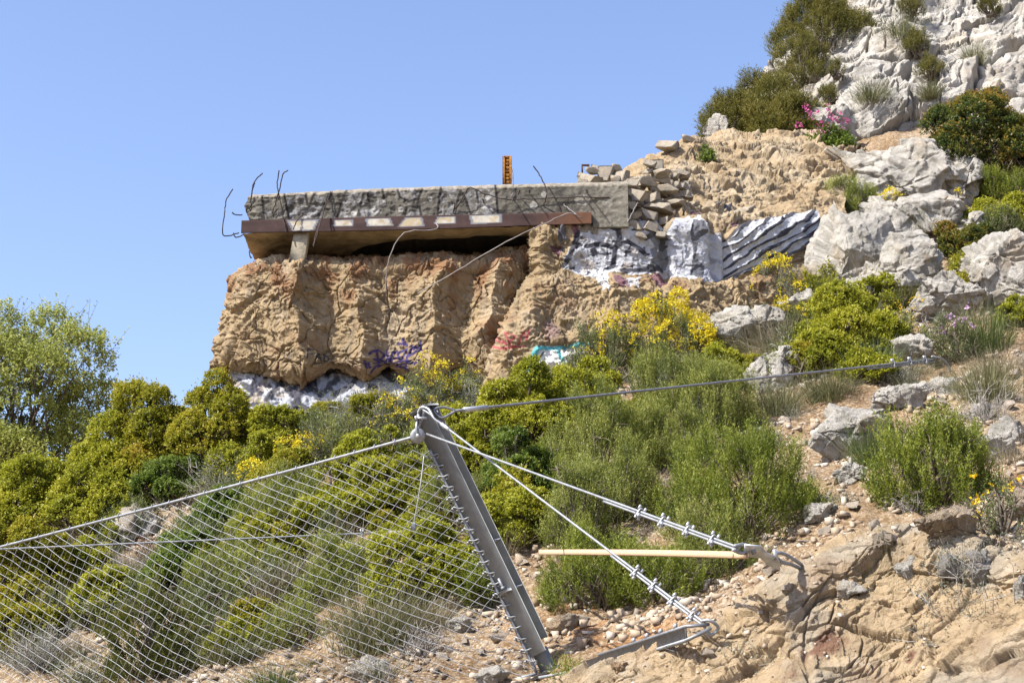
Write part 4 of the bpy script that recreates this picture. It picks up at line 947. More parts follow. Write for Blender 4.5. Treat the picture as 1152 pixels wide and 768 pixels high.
def build_bank():
    rows = [[(690, 205, 30.5), (755, 180, 31), (800, 172, 31), (860, 168, 31.5), (915, 172, 31.5), (985, 185, 31.5)],
            [(700, 200, 27.2), (760, 166, 28.0), (800, 159, 28.6), (855, 153, 29.0), (910, 152, 29.3), (965, 168, 29.2)],
            [(702, 212, 26.3), (760, 186, 27.0), (800, 184, 27.4), (855, 180, 27.8), (905, 180, 28.1), (960, 192, 28.2)],
            [(703, 230, 25.6), (760, 212, 26.1), (800, 210, 26.5), (850, 208, 26.9), (900, 208, 27.2), (955, 214, 27.4)],
            [(704, 250, 25.1), (760, 238, 25.5), (800, 238, 25.9), (845, 234, 26.2), (895, 228, 26.5), (950, 228, 26.8)],
            [(704, 268, 25.0), (760, 262, 25.2), (805, 268, 25.5), (845, 258, 25.8), (895, 250, 26.0), (950, 250, 26.4)],
            [(704, 300, 25.2), (760, 300, 25.5), (805, 300, 25.8), (845, 290, 26.1), (895, 280, 26.3), (950, 280, 26.7)]]
    P, n, u, v = patch(rows, 420, 300)
    st = P + .2 * np.stack([fbm(P * 1.5, 2), fbm(P * 1.5 + 5, 2), fbm(P * 1.5 + 15, 2)], -1)
    d1, d2, idn = worley(st * np.array([3.0, 3.0, 4.5]))
    d = .09 * fbm(P * 1.2, 3) + .07 * facet(st * np.array([2.2, 2.2, 4.5])) + .035 * facet(st * np.array([5, 5, 9.0]), 9) + .018 * ridged(st * np.array([3.2, 3.2, 6.5]), 2) + .09 * np.maximum(idn - .55, 0) * 2 * smooth(0, .12, d2 - d1) + .018 * fbm(P * 12, 2)
    P2 = P + n * d[..., None]
    nn = fbm(P * 1.4, 4)[..., None]
    c = np.array([.32, .238, .142]) + (np.array([.37, .295, .195]) - np.array([.32, .238, .142])) * smooth(-.2, .5, nn)
    nz = 4 * fbm(np.stack([u / 10, v / 10, u * 0], -1), 2)
    for q, cc in (([(802, 232), (815, 222), (816, 232), (806, 238)], (.09, .10, .14)), ([(815, 234), (824, 232), (822, 240), (816, 240)], (.09, .10, .14)), ([(752, 242), (760, 240), (758, 244)], (.08, .09, .13)), ([(772, 242), (788, 236), (792, 242), (778, 246)], (.17, .085, .11)), ([(745, 234), (750, 232), (749, 238)], (.15, .07, .1)), ([(822, 252), (832, 250), (828, 264), (822, 262)], (.14, .07, .09)), ([(760, 236), (770, 232), (768, 242)], (.42, .25, .12))):
        c = area(c, inpoly(u + nz, v + nz * .6, q), cc, .85)
    me = mesh_from('sandy_bank', P2.reshape(-1, 3), grid_quads(*P.shape[:2])[:, ::-1], None, M['earthfill'], True, None, c.reshape(-1, 3))
    tag(link('sandy_bank', me), 'bank of packed sandy fill above the striped wall', kind='structure')
build_bank()
# ------------------------------------------------------------------ plants
def unit(a): return a / (np.linalg.norm(a, axis=-1, keepdims=True) + 1e-9)
def leaves(acc, base, d, L, w, tint, r, curl=.12):
    """pointed leaf blades: base points, directions, lengths, widths"""
    n = len(base); L = np.broadcast_to(L, (n,))[:, None]; w = np.broadcast_to(w, (n,))[:, None]
    s = unit(np.cross(d, r.normal(0, .75, (n, 3)) + np.array([-.15, -.2, .9]))); nn = np.cross(s, d)
    mid = base + d * L * .45 + nn * L * curl
    V = np.stack([base, mid + s * w * .5, base + d * L, mid - s * w * .5], 1).reshape(-1, 3)
    acc.add(V, np.arange(n * 4).reshape(-1, 4), None, np.clip(np.broadcast_to(tint, (n,)), 0, 1))

def lobes(W, H, D, n, r, flat=.85):
    th = r.uniform(0, 6.283, n); rr = np.sqrt(r.uniform(0, 1, n)) * .80
    h = r.uniform(.12, 1, n) ** .8
    c = np.stack([rr * np.cos(th) * W / 2, rr * np.sin(th) * D / 2, H * .85 * h * (1 - .55 * rr ** 2) * r.uniform(.7, 1.12, n)], 1)
    R = r.uniform(.11, .25, n) * min(W, 1.4 * H) * (1.15 - .35 * h)
    # a ring of low lobes gives the foot of the bush its width
    k = max(4, n // 3); t2 = np.arange(k) * 6.283 / k + r.uniform(0, .7, k)
    c2 = np.stack([np.cos(t2) * W * .33, np.sin(t2) * D * .33, np.full(k, H * .18) * r.uniform(.6, 1.6, k)], 1); R2 = r.uniform(.16, .24, k) * min(W, 1.5 * H)
    c = np.concatenate([c, c2, [[0, 0, H * .38]]]); R = np.concatenate([R, R2, [.30 * min(W, H * 1.2)]])
    c[:, 2] = np.maximum(c[:, 2], R * .25)
    c[:, 2] *= H / (c[:, 2] + R * flat).max()
    c[:, 0] *= .5 * W / np.abs(np.concatenate([c[:, 0] + R, c[:, 0] - R])).max()
    return c, R
def shoots(c, R, n, r, flat=.85, inner=.2, zmin=-.45, gap=-.32, gf=5.5):
    k = r.choice(len(c), int(n * 2.2), p=R ** 2 / (R ** 2).sum())
    d = unit(r.normal(size=(len(k), 3))); d[:, 2] = np.where(d[:, 2] < zmin, -d[:, 2], d[:, 2])
    rad = 1 - inner * r.random(len(k)) ** 1.5
    # surface roughness: clumps of shoots stand out, others sit back
    rad = rad * (1 + .26 * fbm(c[k] * 1.3 + d * R[k, None] * 5 + 7, 2))
    p = c[k] + d * (R[k] * rad)[:, None] * np.array([1, 1, flat])
    deep = np.zeros(len(k), bool)
    for j in range(len(c)):
        q = (p - c[j]) / (R[j] * np.array([1, 1, flat])); deep |= (np.linalg.norm(q, axis=1) < .74) & (k != j)
    ok = ~deep & (p[:, 2] > .01) & (fbm(p * gf + 90, 2) > gap); ok = np.nonzero(ok)[0][:n]
    return p[ok], d[ok], k[ok]
def stems_mesh(c, R, r, mat, rad=.014, n=None, twigs=0):
    a = Acc()
    for j in range(len(c)):
        b = np.array([r.normal(0, .05), r.normal(0, .05), -.05]); m = (b + c[j]) / 2 + r.normal(0, .06, 3) * R[j] * 2
        p = catmull([b, m, c[j], c[j] + unit(r.normal(size=3)) * R[j] * .7], 9)
        a.tube(p, np.linspace(rad * 1.5, rad * .35, 9), 5)
        for t in range(twigs):
            d = unit(r.normal(size=3) + np.array([0, 0, .5])); q = np.stack([c[j], c[j] + d * R[j] * .6 + r.normal(0, .03, 3), c[j] + d * R[j] * 1.05]); a.tube(q, [rad * .5, rad * .3, rad * .15], 4, False)
    return a.mesh('stem', mat, True)

def geo_mastic(W, H, r, mat, leaf=.042, dens=1.0, k=7, airy=0, D=None, tip=1.0, inner=.22, stemmat='wood', wild=.0, nl=None):
    D = D or W * .8
    c, R = lobes(W, H, D, nl or int(13 + 8 * W), r)
    area_ = (R ** 2).sum() * 9; n = int(min(16000, dens * area_ * 400 * (.042 / leaf) ** 2))
    p, d, kk = shoots(c, R, n, r, inner=inner)
    n = len(p); ax = unit(d * .8 + np.array([0, 0, .55]) + r.normal(0, .35, (n, 3)))
    ln = leaf * r.uniform(1.2, 2.4, n) * (1 + airy * 3 * (r.random(n) < .15) + (wild * 4 + 1.8) * (r.random(n) < .07))
    t = (np.arange(k)[None] + r.random((n, k))) / k
    pos = p[:, None] + ax[:, None] * (t * ln[:, None])[..., None] - ax[:, None] * (ln * .5)[:, None, None]
    rad = unit(np.cross(ax[:, None], r.normal(size=(n, k, 3))))
    ld = unit(ax[:, None] * .45 + rad * .9 + np.array([0, 0, .15]))
    lobe_t = r.uniform(-.13, .13, len(R))[kk]; cl = .22 * fbm(p * 2.2 + 3, 2)
    tint = (.36 + lobe_t + cl + r.uniform(-.12, .12, n))[:, None] + .34 * tip * t ** 2 + r.uniform(-.12, .12, (n, k))
    A = Acc(); leaves(A, pos.reshape(-1, 3), ld.reshape(-1, 3), leaf * r.uniform(.7, 1.2, n * k), leaf * .5, tint.ravel(), r)
    return {'foliage': A.mesh('foliage', M[mat], False, True), 'stem': stems_mesh(c, R, r, M[stemmat], .013 + .004 * W, twigs=3)}
def geo_needle(W, H, r, mat, needle=.036, dens=1.0, k=17, up=1.0, long=.26, D=None, nl=None, wid=.0075, gap=-.10):
    D = D or W * .8
    c, R = lobes(W, H * .93, D, nl or int(13 + 9 * W), r, 1.0)
    area_ = (R ** 2).sum() * 9; n = int(min(9000, dens * area_ * 190))
    p, d, kk = shoots(c, R, n, r, 1.0, .45, gap=gap, gf=4.2)
    n = len(p); ax = unit(d * .7 + np.array([0, 0, up]) + r.normal(0, .22, (n, 3)))
    ln = long * r.uniform(.55, 1.3, n) * (1 + .8 * (r.random(n) < .06))
    t = (np.arange(k)[None] + r.random((n, k))) / k
    bend = r.normal(0, .12, (n, 1, 3)) * (t ** 2)[..., None]
    pos = p[:, None] + (ax[:, None] + bend) * ((t - .6) * ln[:, None])[..., None]
    rad = unit(np.cross(ax[:, None], r.normal(size=(n, k, 3))))
    ld = unit(ax[:, None] * .75 + rad * .7)
    tint = (.30 + .26 * fbm(p * 2.2 + 3, 2) + r.uniform(-.16, .16, n))[:, None] + .34 * t ** 2 + r.uniform(-.14, .14, (n, k))
    A = Acc(); leaves(A, pos.reshape(-1, 3), ld.reshape(-1, 3), needle * r.uniform(.7, 1.25, n * k), wid, tint.ravel(), r, .03)
    return {'foliage': A.mesh('foliage', M[mat], False, True), 'stem': stems_mesh(c, R, r, M['wood'], .012, twigs=3)}
def flower_heads(p, r, mat, size=.028, per=5, spread=.02):
    n = len(p); b = (p[:, None] + r.normal(0, spread, (n, per, 3))).reshape(-1, 3)
    A = Acc()
    for _ in range(2): leaves(A, b - 0, unit(r.normal(size=b.shape) + np.array([0, -.2, .5])), size * r.uniform(.7, 1.2, len(b)), size * .8, r.random(len(b)), r)
    return A.mesh('blossom', M[mat], False, True)
def geo_flower(W, H, r, green='broom', flower='yellow', dens=1.0, fl=1.0, size=.023, fpart=.55, spread=.02):
    g = geo_needle(W, H, r, green, .034, dens * .8, 10, .9, .22, wid=.011)
    c, R = lobes(W, H, W * .8, int(8 + 6 * W), r, 1.0)
    p, d, k = shoots(c, R, int(fl * (R ** 2).sum() * 9 * 130), r, 1.0, .06)
    keep = (fbm(p * 3 + r.uniform(0, 50), 2) + .8 * (p[:, 2] / H - .55) > (.5 - fpart) * 1.3)
    p = p[keep] + np.array([0, 0, .04])
    if len(p) > 3: g['blossom'] = flower_heads(p, r, flower, size, 4, spread)
    return g
def geo_grass(W, H, r, mat='grass', n=190, lean=.5, wid=.0038):
    n = int(n * 2.6)
    b = r.normal(0, .17, (n, 3)) * np.array([W, W, 0]); out = unit(b + r.normal(0, .1, (n, 3)) * np.array([1, 1, 0]) * W)
    L = H * r.uniform(.45, 1.15, n); th = r.uniform(.1, 1, n) * lean * 1.5
    az = np.arctan2(out[:, 1], out[:, 0]) + r.normal(0, .7, n)
    hd = np.stack([np.cos(az), np.sin(az), az * 0], 1)
    t = np.array([0, .35, .7, 1.0]); w = np.array([1, .9, .6, .12]) * wid
    ang = th[:, None] * (.35 + .9 * t[None])
    step = np.diff(t, prepend=0)[None] * L[:, None]
    P = b[:, None] + np.cumsum(step * np.sin(ang), 1)[..., None] * hd[:, None] + np.cumsum(step * np.cos(ang), 1)[..., None] * np.array([0, 0, 1])
    s = unit(np.cross(hd, np.array([0, 0, 1.0])) + r.normal(0, .6, (n, 3)))
    V = np.stack([P - s[:, None] * w[None, :, None], P + s[:, None] * w[None, :, None]], 2)   # n,4,2,3
    i = (np.arange(n) * 8)[:, None] + np.arange(3)[None] * 2
    Q = np.stack([i, i + 1, i + 3, i + 2], -1).reshape(-1, 4)
    A = Acc(); A.add(V.reshape(-1, 3), Q, None, np.repeat(np.clip(r.normal(.5, .22, n), 0, 1), 3)); return {'blade': A.mesh('blade', M[mat], False, True)}
def geo_twig(W, H, r, mat='dead', leafmat=None, n=60, leafn=6, leaf=.028):
    A = Acc(); tips = []
    for i in range(n):
        az = r.uniform(0, 6.283); lean = r.uniform(.05, 1.1); d = np.array([math.cos(az) * math.sin(lean), math.sin(az) * math.sin(lean), math.cos(lean)])
        L = .5 * r.uniform(.5, 1.0) * (W * math.sin(lean) + 2 * H * math.cos(lean)) * .72
        p = np.stack([d * L * t + np.array([r.normal(0, .05), r.normal(0, .05), r.normal(0, .02)]) * L * (t > 0) * 1.6 for t in (0, .3, .6, 1)]); p += r.normal(0, .04, 3) * np.array([1, 1, 0])
        A.tube(p, np.array([.007, .0055, .004, .002]), 4, False)
        for j in range(5):
            k = r.integers(1, 4); e = unit(d + r.normal(0, .7, 3)); e[2] = abs(e[2]) * .8; q = np.stack([p[k], p[k] + e * L * .16 + r.normal(0, .01, 3), p[k] + e * L * .32]); A.tube(q, [.0035, .0028, .0015], 3, False)
            tips.append(q[2]); tips.append(q[1])
    g = {'stem': A.mesh('stem', M[mat], True)}
    if leafmat:
        tips = np.array(tips); n_ = len(tips) * leafn; b = np.repeat(tips, leafn, 0) + r.normal(0, .025, (n_, 3)); B = Acc()
        leaves(B, b, unit(r.normal(size=(n_, 3)) + np.array([0, 0, .6])), leaf * r.uniform(.7, 1.2, n_), leaf * .3, r.random(n_), r); g['foliage'] = B.mesh('foliage', M[leafmat], False, True)
    return g
def geo_tree(W, H, r, mat='pale_tree', leaf=.055):
    n = 50; th = r.uniform(0, 6.283, n); rr = np.sqrt(r.random(n)) * .78
    c = np.stack([rr * np.cos(th) * W / 2, rr * np.sin(th) * W * .4, H * (.18 + .72 * r.random(n) * (1 - .55 * rr ** 2))], 1); R = r.uniform(.11, .2, n) * W * .85
    c[:, 2] = np.minimum(c[:, 2], H * .93 - R * .6)
    p, d, kk = shoots(c, R, 12000, r, .9, .5)
    n = len(p); ax = unit(d * .7 + np.array([.1, 0, .8]) + r.normal(0, .3, (n, 3)))
    k = 7; wisp = (r.random(n) < .035) & (p[:, 2] > H * .55); ln = leaf * r.uniform(1.5, 3, n) * (1 + 2.2 * wisp)
    t = (np.arange(k)[None] + r.random((n, k))) / k; pos = p[:, None] + ax[:, None] * (t * ln[:, None])[..., None]
    rad = unit(np.cross(ax[:, None], r.normal(size=(n, k, 3)))); ld = unit(ax[:, None] * .4 + rad)
    tint = (.42 + .2 * fbm(p * 1.6, 2) + r.uniform(-.15, .15, n))[:, None] + r.uniform(-.16, .16, (n, k)) + .25 * t * (p[:, 2] / H)[:, None]
    A = Acc(); leaves(A, pos.reshape(-1, 3), ld.reshape(-1, 3), leaf * r.uniform(.6, 1.15, n * k), leaf * .55, tint.ravel(), r)
    T = Acc(); limbs = [T]
    T.tube(catmull([[0, 0, -.4], [.06, 0, H * .15], [-.03, .05, H * .32], [.05, 0, H * .5]], 14), np.linspace(.085, .045, 14), 8)
    B = Acc()
    for j in range(len(c)):
        s0 = np.array([0.02, 0.02, H * r.uniform(.12, .42)]); m = s0 * .45 + c[j] * .55 + r.normal(0, .08, 3) * W * .5 + np.array([0, 0, -.05 * H])
        B.tube(catmull([s0, m, c[j]], 9), np.linspace(.035, .009, 9), 5)
        for q in range(6):
            e = unit(r.normal(size=3) + np.array([0, 0, .6])); B.tube(np.stack([c[j], c[j] + e * R[j] * .6 + r.normal(0, .03, 3), c[j] + e * R[j] * 1.15]), [.008, .005, .003], 4, False)
    for j in np.nonzero(wisp)[0]: B.tube(np.stack([p[j] - ax[j] * .08, p[j] + ax[j] * ln[j]]), [.004, .002], 3, False)
    return {'crown': A.mesh('crown', M[mat], False, True), 'trunk': T.mesh('trunk', M['wood'], True), 'limb': B.mesh('limb', M['wood'], True)}

_ps = [500]; _share = {}
def place(name, cat, box, label, make, Y=None, share=None, group=None, grow=1.16, sinkz=.05, back=.30, rz=None):
    """stand a plant where its foot meets the hillside; box = its outline (u0, v0, u1, v1) in the photograph"""
    u0, v0, u1, v1 = box; uc = (u0 + u1) / 2; _ps[0] += 1; r = np.random.default_rng(_ps[0])
    b = hit(uc, v1) if Y is None else at(uc, v1, Y)
    if Y is not None and ground_z(b[0], b[1]) > b[2] + .05: b = hit(uc, v1); Y = None
    f = to_px(b)[2]; W = (u1 - u0) * f / F_PX * grow; H = (v1 - v0) * f / F_PX * grow
    loc = b + np.array([0, W * back, 0])
    if Y is None:
        loc = at(uc, v1, loc[1]); loc[2] = .4 * b[2] + .6 * float(ground_z(loc[0], loc[1]))
        H = (at(uc, v0, loc[1])[2] - loc[2]) * 1.02
    H = max(H, .12); loc[2] -= sinkz
    o = empty(name, loc, 0); tag(o, label, cat, group)
    if share:
        if share not in _share: _share[share] = make(1.0, 1.0, r) if share.endswith('!') else make(W, H, r); _share[share + ':d'] = (1.0, 1.0) if share.endswith('!') else (W, H)
        g = _share[share]; w0, h0 = _share[share + ':d']; o.scale = (W / w0, W / w0, H / h0); o.rotation_euler[2] = r.uniform(0, 6.28)
    else:
        g = make(W, H, r)
    for nm, me in g.items(): link(nm, me, o)
    return o
mas = lambda mat='mastic', **k: (lambda W, H, r: geo_mastic(W, H, r, mat, **k))
ned = lambda mat='rosemary', **k: (lambda W, H, r: geo_needle(W, H, r, mat, **k))
flo = lambda **k: (lambda W, H, r: geo_flower(W, H, r, **k))
gra = lambda mat='grass', **k: (lambda W, H, r: geo_grass(W, H, r, mat, **k))
twi = lambda mat='dead', leafmat=None, **k: (lambda W, H, r: geo_twig(W, H, r, mat, leafmat, **k))

def build_plants():
    P = place
    # left skyline
    P('tree', 'tree', (-105, 360, 128, 600), 'airy pale green tree against the sky at the far left', lambda W, H, r: geo_tree(W, H, r), Y=27.0, back=0)
    mb = dict(leaf=.040, wild=.3)
    P('mastic_shrub', 'shrub', (112, 424, 215, 560), 'tall mastic shrub with brown tips on the skyline, between the pale tree and the bunker', mas('mastic_brown', **mb))
    P('mastic_shrub', 'shrub', (190, 412, 284, 540), 'dense mastic shrub with brown tips touching the left end of the bunker wall', mas('mastic_brown', **mb))
    P('mastic_shrub', 'shrub', (70, 468, 190, 580), 'yellow green mastic shrub at the foot of the tall brown tipped one', mas('mastic', **mb))
    P('mastic_shrub', 'shrub', (-40, 510, 90, 625), 'golden green mastic shrub under the pale tree, above the net top rope', mas('mastic', **mb))
    P('mastic_shrub', 'shrub', (50, 520, 165, 610), 'golden green mastic shrub beside the bleached pitted rock', mas('mastic', **mb))
    P('mastic_shrub', 'shrub', (-45, 585, 80, 715), 'dark golden mastic shrub behind the far end of the net', mas('mastic_brown', leaf=.038))
    P('mastic_shrub', 'shrub', (150, 505, 232, 575), 'greyish green mastic shrub in shade below the brown tipped shrubs', mas('mastic_green', leaf=.036, dens=.8))
    P('twig_shrub', 'shrub', (205, 500, 285, 570), 'grey leafless shrub below the skyline mastic, above the net rope', twi('dead', 'broom', n=70))
    P('twig_shrub', 'shrub', (120, 505, 165, 560), 'small grey leafless shrub standing against the golden mastics', twi('dead', 'grey_leaf', n=50))
    # behind the net
    P('mastic_shrub', 'shrub', (165, 590, 270, 668), 'light green mastic shrub behind the net, above the brown heath', mas('mastic_green', leaf=.036))
    P('mastic_shrub', 'shrub', (88, 628, 160, 702), 'small dark green mastic shrub behind the net', mas('mastic', leaf=.036))
    P('heath_shrub', 'shrub', (122, 650, 245, 775), 'low brownish green heath bush behind the net near the frame edge', ned('heath_brown', dens=1.5, long=.16))
    P('rosemary_shrub', 'shrub', (215, 585, 325, 672), 'dull green rosemary behind the net, right of the light mastic', ned('rosemary', dens=1.2))
    P('rosemary_shrub', 'shrub', (268, 515, 375, 610), 'dark rosemary just under the net top rope', ned('rosemary', dens=1.2))
    P('rust_shrub', 'shrub', (145, 598, 180, 640), 'small dead rust coloured shrub behind the net', twi('wood', 'red_leaf', n=40))
    P('mastic_shrub', 'shrub', (335, 515, 440, 605), 'bright mastic shrub behind the net near the brace rope', mas('mastic', leaf=.036))
    P('mastic_shrub', 'shrub', (405, 508, 492, 590), 'bright mastic shrub behind the net beside the pulley', mas('mastic', leaf=.036))
    P('rosemary_shrub', 'shrub', (345, 590, 430, 680), 'dark rosemary behind the net below the brace rope', ned('rosemary', dens=1.1))
    P('mastic_shrub', 'shrub', (418, 578, 545, 688), 'round bright mastic shrub directly behind the net edge and steel post', mas('mastic', leaf=.034))
    P('rosemary_shrub', 'shrub', (462, 520, 545, 612), 'dark rosemary behind the upper half of the steel post', ned('rosemary', dens=1.1))
    P('rosemary_shrub', 'shrub', (510, 620, 562, 692), 'deep green rosemary behind the middle of the steel post', ned('rosemary_bright', dens=1.1))
    P('grass_tuft', 'grass', (375, 640, 485, 738), 'big grey green grass clump behind the net', gra('grass', n=420, lean=.8))
    P('rosemary_shrub', 'shrub', (300, 665, 375, 730), 'small sparse rosemary behind the net, left of the big grass clump', ned('rosemary', dens=.8))
    P('grass_tuft', 'grass', (225, 690, 305, 750), 'grey green grass clump on scree behind the net', gra('grass', n=300, lean=.9))
    P('grass_tuft', 'grass', (275, 735, 340, 785), 'green grass clump at the bottom edge behind the net', gra('green_grass', n=260, lean=.9))
    P('twig_shrub', 'shrub', (440, 690, 505, 745), 'bleached dead brushwood on scree behind the net edge', twi('dead', None, n=60))
    P('twig_shrub', 'shrub', (405, 735, 460, 775), 'dead branching twig on orange earth behind the net', twi('dead', None, n=24))
    P('grey_shrub', 'shrub', (0, 690, 90, 765), 'low grey shrub at the bottom corner behind the net', twi('dead', 'grey_leaf', n=70))
    P('grey_shrub', 'shrub', (55, 720, 135, 785), 'grey green ground shrub left of the brown heath', twi('dead', 'broom', n=60))
    P('twig_shrub', 'shrub', (110, 600, 170, 660), 'tangle of grey dead twigs behind the net below the pitted rock', twi('dead', None, n=60))
    P('flowering_shrub', 'shrub', (285, 625, 330, 665), 'sparse yellow flower on scree behind the net', flo(dens=.4, fl=.5), back=.1)
    # band below the painted foot of the wall
    P('mastic_shrub', 'shrub', (278, 448, 352, 515), 'mastic shrub in front of the white painted foot of the wall', mas('mastic', leaf=.036))
    P('mastic_shrub', 'shrub', (270, 482, 322, 540), 'low mastic shrub left of the yellow flowers, above the net rope', mas('mastic', leaf=.036))
    P('flowering_shrub', 'shrub', (312, 482, 385, 540), 'yellow flowering plant above the middle of the net rope', flo(dens=.7, fl=.8))
    P('flowering_shrub', 'shrub', (248, 512, 312, 570), 'yellow flowering plant low beside the net rope', flo(dens=.6, fl=.8))
    P('twig_shrub', 'shrub', (350, 436, 425, 500), 'grey twiggy shrub under the white painted band', twi('dead', 'broom', n=90))
    P('twig_shrub', 'shrub', (400, 425, 470, 500), 'silvery twig shrub with pale leaves under the purple scrawl', twi('dead', 'grey_leaf', n=90))
    P('flowering_shrub', 'shrub', (420, 425, 488, 500), 'thin yellow flowering shrub beside the silvery twigs', flo(dens=.7, fl=.7))
    P('flowering_shrub', 'shrub', (450, 396, 520, 480), 'yellow flowering broom reaching up over the purple scrawl', flo(dens=.8, fl=.8))
    P('twig_shrub', 'shrub', (500, 408, 545, 475), 'grey twig shrub in the crease of the tan wall', twi('dead', 'broom', n=90))
    P('flowering_shrub', 'shrub', (512, 398, 545, 455), 'slim yellow flowering broom in the crease of the tan wall', flo(dens=.7, fl=.9))
    P('mastic_shrub', 'shrub', (378, 478, 470, 545), 'yellow green mastic shrub along the net rope, left of the pulley', mas('mastic', leaf=.036))
    P('grass_tuft', 'grass', (340, 470, 420, 520), 'dry pale grass clump above the net rope', gra('dry_grass', n=260, lean=.8))
    # centre
    P('mastic_shrub', 'shrub', (560, 410, 690, 470), 'mastic shrub pressed against the tan wall left of the round broom', mas('mastic', leaf=.036))
    P('mastic_shrub', 'shrub', (470, 455, 545, 520), 'mastic shrub just behind the head of the steel post', mas('mastic', leaf=.036))
    P('rosemary_shrub', 'shrub', (610, 500, 690, 640), 'dark rosemary filling the gap behind the crossing stay ropes', ned('rosemary', dens=1.1, up=1.4))
    P('rosemary_shrub', 'shrub', (700, 440, 800, 530), 'pale tipped rosemary below the middle of the upper rope', ned('rosemary', dens=1.2, up=1.5))
    P('mastic_shrub', 'shrub', (285, 500, 360, 560), 'olive mastic shrub crossed by the net rope', mas('mastic_brown', leaf=.036))
    P('mastic_shrub', 'shrub', (215, 545, 300, 605), 'dull mastic shrub under the net rope beside the light mastic', mas('mastic_green', leaf=.034))
    P('mastic_shrub', 'shrub', (-30, 655, 60, 745), 'brown tipped mastic at the frame edge behind the net', mas('mastic_brown', leaf=.036))
    P('rosemary_shrub', 'shrub', (255, 600, 350, 680), 'grey green rosemary behind the net in the middle of the scree', ned('rosemary', dens=1.1))
    P('mastic_shrub', 'shrub', (60, 600, 130, 665), 'small yellowish mastic behind the net beside the dead twigs', mas('mastic', leaf=.034))
    P('grass_tuft', 'grass', (440, 660, 520, 715), 'straw coloured grass clump left of the steel post', gra('dry_grass', n=260, lean=.9))
    P('grass_tuft', 'grass', (1005, 285, 1065, 325), 'dry grass growing in the cleft of the domed slab', gra('dry_grass', n=260, lean=.8), back=.05)
    P('grass_tuft', 'grass', (930, 330, 985, 372), 'pale grass behind the round glossy mastic', gra('grass', n=260, lean=.8))
    P('mastic_shrub', 'shrub', (1075, 270, 1125, 312), 'small olive mastic between the pale slabs', mas('mastic_brown', leaf=.034))
    P('mastic_shrub', 'shrub', (518, 412, 672, 520), 'wide bright yellow green mastic under the cyan and white graffiti', mas('mastic', leaf=.036))
    P('mastic_shrub', 'shrub', (486, 450, 580, 545), 'bright mastic shrub behind the post top ferrule', mas('mastic', leaf=.036))
    P('mastic_shrub', 'shrub', (536, 478, 630, 580), 'bright mastic shrub between the two stay ropes', mas('mastic_green', leaf=.036))
    P('mastic_shrub', 'shrub', (532, 540, 622, 622), 'round mastic shrub right of the middle of the steel post', mas('mastic', leaf=.034))
    P('rosemary_shrub', 'shrub', (612, 415, 745, 560), 'tall rosemary behind the upper rope, left half of the big thicket', ned('rosemary', dens=1.4, up=1.6))
    P('rosemary_shrub', 'shrub', (715, 385, 852, 500), 'tall rosemary in front of the yellow broom, right half of the big thicket', ned('rosemary', dens=1.4, up=1.6))
    P('rosemary_shrub', 'shrub', (622, 490, 742, 600), 'grey green rosemary between the two stay ropes', ned('rosemary', dens=1.3, up=1.5))
    P('rosemary_shrub', 'shrub', (585, 480, 660, 575), 'fresh green rosemary beside the bright mastic between the ropes', ned('rosemary_bright', dens=1.2))
    P('mastic_shrub', 'shrub', (785, 380, 852, 440), 'small mastic shrub at the right end of the rosemary thicket', mas('mastic', leaf=.036))
    P('flowering_shrub', 'shrub', (648, 350, 722, 425), 'round yellow flowering broom in front of the tan wall', flo(dens=1.0, fl=.7))
    P('flowering_shrub', 'shrub', (712, 330, 806, 425), 'tall broom covered in dense yellow blossom before the tan wall', flo(dens=1.0, fl=1.7, fpart=.65, size=.024))
    P('rosemary_shrub', 'shrub', (745, 470, 936, 628), 'large rosemary on bare scree under the upper rope', ned('rosemary_bright', dens=1.2, up=1.5))
    P('rosemary_shrub', 'shrub', (735, 560, 860, 660), 'rosemary behind the rope clips above the wooden batten', ned('rosemary', dens=1.3, up=1.3))
    P('rosemary_shrub', 'shrub', (618, 575, 740, 690), 'low rosemary hanging over the earth hollow, under the wooden batten', ned('rosemary_bright', dens=1.3))
    P('rosemary_shrub', 'shrub', (690, 600, 800, 682), 'dark low rosemary behind the lower stay rope clips', ned('rosemary_bright', dens=1.2))
    P('rust_shrub', 'shrub', (690, 528, 752, 588), 'thin reddish leaved shrub in the gap between the rosemaries', twi('wood', 'red_leaf', n=70, leafn=5, leaf=.024))
    P('rosemary_shrub', 'shrub', (612, 738, 662, 768), 'tiny green sprig at the foot of the steel post', ned('rosemary_bright', dens=1.0), back=.1)
    # right slope
    P('mastic_shrub', 'shrub', (900, 322, 1012, 415), 'round glossy mastic shrub on the slope with yellow flowers in its crown', mas('mastic', leaf=.038))
    P('mastic_shrub', 'shrub', (884, 368, 955, 428), 'low mastic shrub beside the sloping boulder, above the upper rope', mas('mastic', leaf=.036))
    P('flowering_shrub', 'shrub', (938, 330, 985, 395), 'deep yellow flowers growing through the round glossy mastic', flo(flower='orange_yellow', dens=.5, fl=.5))
    P('flowering_shrub', 'shrub', (995, 322, 1042, 395), 'deep yellow flowers beside the round glossy mastic', flo(flower='orange_yellow', dens=.5, fl=.4))
    P('sprig_shrub', 'shrub', (990, 450, 1122, 580), 'upright bright green shrub on bare earth at the slope edge', ned('rosemary_bright', dens=1.5, up=1.3, needle=.034, wid=.010, k=18, long=.30))
    P('cistus_shrub', 'shrub', (1046, 345, 1105, 412), 'shrub with lilac blossoms above the upper rope anchor', flo(green='broom', flower='lilac', dens=1.2, fl=.07, size=.045))
    P('mastic_shrub', 'shrub', (1122, 332, 1175, 372), 'small yellow green mastic under the large limestone slab', mas('mastic', leaf=.036))
    P('grass_tuft', 'grass', (1078, 340, 1140, 400), 'tall green grass clump behind the lilac cistus', gra('green_grass', n=300, lean=.6))
